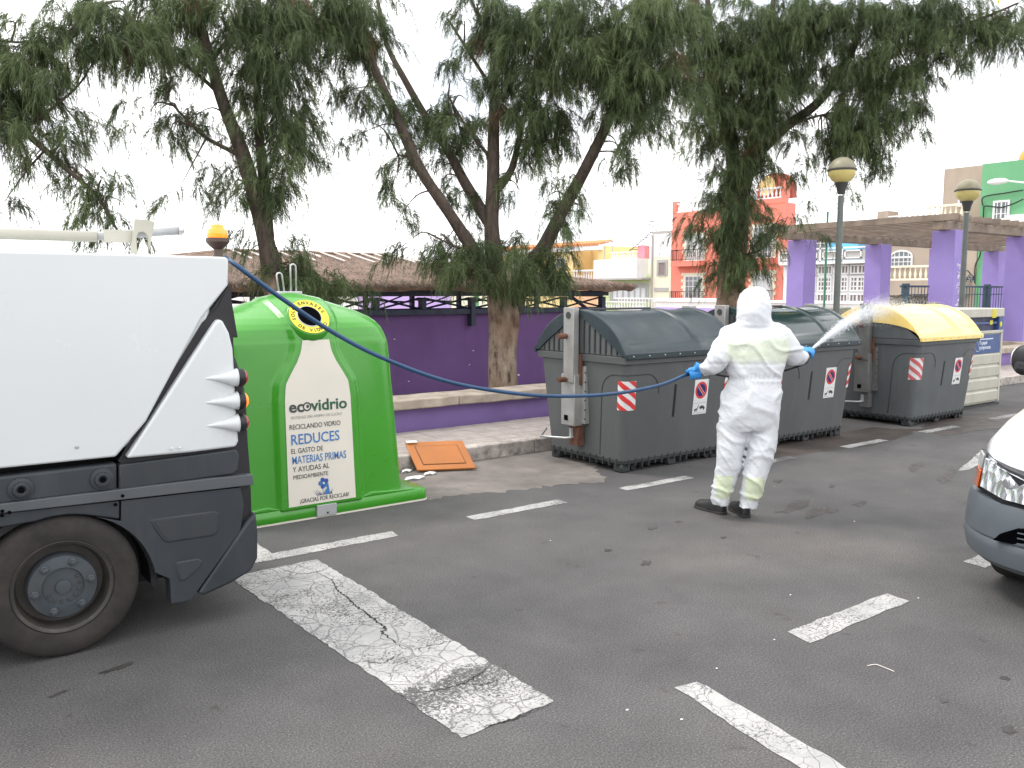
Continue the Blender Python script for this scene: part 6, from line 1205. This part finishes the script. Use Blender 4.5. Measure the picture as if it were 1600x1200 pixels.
tree('casuarina_tree', (2.0, 11.0, .05), 'casuarina mostly off the left edge, its boughs hanging above the sweeper truck',
  ([(-.9, 10.4, -.4), (-0.733, 12.624, 1.95), (-0.365, 12.515, 3.167), (-0.074, 12.424, 4.097)], [.28, .22, .18, .14]),
  [([(-0.074, 12.424, 4.097), (0.454, 11.93, 4.284), (0.944, 11.407, 4.047), (1.299, 10.958, 3.606), (1.558, 10.722, 3.294), (1.766, 10.535, 3.051), (2.025, 10.299, 2.74), (2.161, 10.155, 2.428), (2.24, 10.063, 2.185)], [.10, .085, .07, .055, .045, .035, .025, .018, .008]),
   ([(-0.074, 12.424, 4.097), (0.649, 11.833, 4.638), (1.347, 11.24, 5.027), (1.912, 10.819, 5.027), (2.233, 10.542, 4.747)], [.10, .08, .06, .04, .02]), ([(2.268, 10.53, 4.852), (2.057, 10.659, 4.642), (1.844, 10.786, 4.411), (1.519, 10.998, 4.187), (1.279, 11.148, 3.977)], [.05, .06, .055, .05, .04]),
   ([(2.145, 10.541, 4.257), (1.985, 10.622, 3.977), (1.784, 10.617, 3.758), (1.576, 10.747, 3.571), (1.399, 10.86, 3.433)], [.008, .014, .02, .026, .03]), ([(0.972, 11.444, 4.467), (1.309, 11.189, 4.439), (1.674, 10.913, 4.411)], [.03, .02, .01])],
  [(1.41, 11.08, 4.19, 0.32, 0.21, 38), (1.52, 10.84, 3.95, 0.31, 0.22, 49), (1.72, 10.85, 4.22, 0.28, 0.20, 29), (1.39, 10.90, 3.71, 0.28, 0.24, 42), (1.73, 10.67, 3.85, 0.18, 0.15, 10), (2.17, 10.58, 4.68, 0.25, 0.21, 32), (2.24, 10.49, 4.43, 0.25, 0.23, 40), (2.45, 10.49, 4.60, 0.26, 0.26, 43), (2.14, 10.54, 4.26, 0.21, 0.13, 11), (2.60, 10.34, 4.35, 0.17, 0.19, 13),
   (1.34, 10.90, 3.43, 0.24, 0.21, 31), (1.53, 10.75, 3.33, 0.18, 0.17, 14), (1.33, 10.88, 3.20, 0.17, 0.17, 9), (1.69, 10.60, 3.11, 0.14, 0.14, 7), (1.49, 10.74, 3.04, 0.08, 0.14, 4), (1.88, 10.52, 3.57, 0.11, 0.07, 4), (1.81, 10.54, 3.36, 0.06, 0.06, 4), (2.11, 10.24, 2.83, 0.17, 0.13, 5), (2.25, 10.13, 2.70, 0.11, 0.21, 8), (2.20, 10.13, 2.43, 0.14, 0.15, 6), (2.02, 10.29, 2.60, 0.10, 0.13, 4), (1.86, 10.43, 2.77, 0.08, 0.14, 4), (1.20, 10.90, 2.64, 0.07, 0.10, 4), (1.39, 11.15, 4.59, 0.07, 0.06, 4), (1.68, 10.92, 4.50, 0.10, 0.06, 4), (1.82, 10.81, 4.47, 0.11, 0.07, 4), (1.92, 10.77, 4.68, 0.10, 0.07, 4), (1.03, 11.18, 3.81, 0.42, 0.35, 55), (1.02, 11.28, 4.44, 0.42, 0.35, 41), (2.27, 10.05, 2.25, 0.10, 0.07, 4)], 1.25, 45)
tree('casuarina_tree', (13.4, 10.9, .05), 'tall dense casuarina behind the containers, dark trunk clad in needles beside the person',
  ([(13.4, 10.9, -.4), (11.955, 9.684, 0.978), (12.023, 9.739, 1.756), (12.119, 9.773, 2.533), (12.189, 9.811, 3.199), (12.252, 9.84, 3.754)], [.30, .285, .27, .26, .25, .20]),
  [([(12.185, 9.844, 3.421), (12.116, 9.888, 4.292), (11.952, 9.987, 5.041), (11.78, 10.09, 5.78), (11.782, 10.221, 6.759)], [.17, .14, .11, .09, .05]),
   ([(12.286, 9.754, 3.31), (12.49, 9.692, 3.976), (12.86, 9.363, 4.513), (13.213, 9.024, 4.877), (13.441, 8.785, 5.291), (13.649, 8.581, 5.86), (13.748, 8.51, 6.797)], [.15, .12, .11, .10, .085, .06, .04]),
   ([(12.352, 9.75, 3.643), (12.688, 9.778, 4.774), (12.974, 9.83, 5.807), (13.145, 9.87, 7.045)], [.12, .10, .08, .05]),
   ([(13.471, 8.77, 5.345), (13.752, 8.225, 5.643), (14.169, 7.691, 5.851), (14.741, 7.048, 6.102), (15.149, 6.649, 6.328)], [.06, .05, .04, .03, .02]), ([(12.627, 9.515, 4.347), (12.913, 9.083, 4.583), (13.181, 8.772, 4.693)], [.04, .03, .02]),
   ([(12.114, 9.755, 3.299), (11.677, 9.805, 3.114), (11.375, 9.896, 3.051)], [.05, .03, .015]), ([(12.094, 9.635, 2.307), (12.2, 9.316, 2.385), (12.255, 9.166, 2.51)], [.035, .025, .01])],
  [(11.28, 10.12, 6.02, 0.48, 0.59, 147), (11.67, 9.88, 5.51, 0.54, 0.59, 181), (12.27, 9.64, 6.08, 0.65, 0.54, 200), (12.31, 9.51, 5.32, 0.54, 0.54, 167), (12.13, 9.68, 4.69, 0.55, 0.49, 152), (11.50, 9.92, 4.87, 0.38, 0.54, 86), (11.30, 10.01, 4.38, 0.24, 0.43, 34), (11.62, 9.86, 4.08, 0.30, 0.38, 44), (12.18, 9.56, 4.09, 0.42, 0.55, 118), (12.76, 9.47, 5.70, 0.44, 0.50, 103), (12.92, 9.28, 6.11, 0.55, 0.44, 113), (12.79, 9.25, 5.13, 0.31, 0.38, 44), (12.90, 9.19, 4.33, 0.24, 0.50, 25), (12.83, 9.13, 3.56, 0.15, 0.50, 16), (12.85, 9.03, 2.91, 0.13, 0.44, 14), (12.60, 9.43, 4.49, 0.22, 0.33, 17),
   (13.18, 8.71, 6.07, 0.54, 0.48, 134), (13.40, 8.47, 5.48, 0.48, 0.48, 121), (13.48, 8.32, 4.84, 0.45, 0.48, 133), (13.49, 8.24, 4.31, 0.41, 0.43, 107), (13.66, 8.06, 3.94, 0.28, 0.34, 45), (13.29, 8.53, 4.38, 0.32, 0.43, 66), (13.13, 8.58, 3.95, 0.15, 0.38, 16), (13.08, 8.82, 4.46, 0.15, 0.43, 12), (13.75, 8.01, 5.85, 0.48, 0.48, 117), (13.84, 7.86, 5.27, 0.40, 0.48, 99), (13.97, 7.69, 4.75, 0.30, 0.37, 46), (14.16, 7.50, 4.38, 0.11, 0.30, 10), (14.23, 7.41, 5.95, 0.52, 0.36, 98), (14.17, 7.51, 5.46, 0.26, 0.42, 42), (14.55, 7.14, 5.69, 0.25, 0.31, 26), (14.73, 7.04, 6.00, 0.42, 0.29, 57), (14.91, 6.76, 5.81, 0.31, 0.33, 44), (15.13, 6.63, 6.07, 0.26, 0.31, 34), (14.67, 6.88, 5.40, 0.14, 0.23, 8), (14.10, 7.68, 6.29, 0.52, 0.26, 52), (13.53, 8.35, 6.30, 0.53, 0.32, 72), (14.50, 7.25, 6.31, 0.47, 0.21, 28), (13.28, 8.43, 3.63, 0.24, 0.13, 4), (13.18, 8.47, 3.38, 0.13, 0.26, 6),
   (11.45, 9.82, 2.89, 0.24, 0.24, 19), (11.60, 9.74, 3.14, 0.22, 0.17, 9), (11.29, 9.91, 2.70, 0.11, 0.17, 4), (11.61, 9.66, 2.56, 0.20, 0.26, 22), (11.92, 9.62, 3.06, 0.26, 0.39, 59), (11.78, 9.76, 3.39, 0.24, 0.31, 31), (12.09, 9.49, 3.06, 0.11, 0.28, 7), (11.56, 9.65, 2.24, 0.17, 0.20, 14), (11.81, 9.47, 2.29, 0.15, 0.33, 16), (11.86, 9.37, 1.86, 0.09, 0.33, 12), (12.30, 9.13, 2.46, 0.15, 0.13, 8), (12.63, 9.19, 2.91, 0.15, 0.26, 9), (11.79, 9.54, 2.67, 0.17, 0.33, 32), (11.95, 9.39, 2.51, 0.15, 0.43, 31), (11.65, 9.54, 1.97, 0.11, 0.28, 9), (11.98, 9.31, 2.08, 0.09, 0.43, 23), (11.85, 9.62, 3.59, 0.30, 0.43, 62), (12.93, 9.03, 6.15, 0.54, 0.43, 110), (12.50, 9.31, 4.89, 0.33, 0.33, 40), (13.14, 9.03, 5.45, 0.26, 0.33, 24)], 1.3, 57)
t = tag(MB().sphere((6.479, 2.973, 3.726), .012, 8, 6, (.6, .6, 1.6)).build('yellow_leaf', m_pyel), 'small yellow leaf hanging at the top right edge', 'leaf')
print('objects', len(bpy.data.objects))
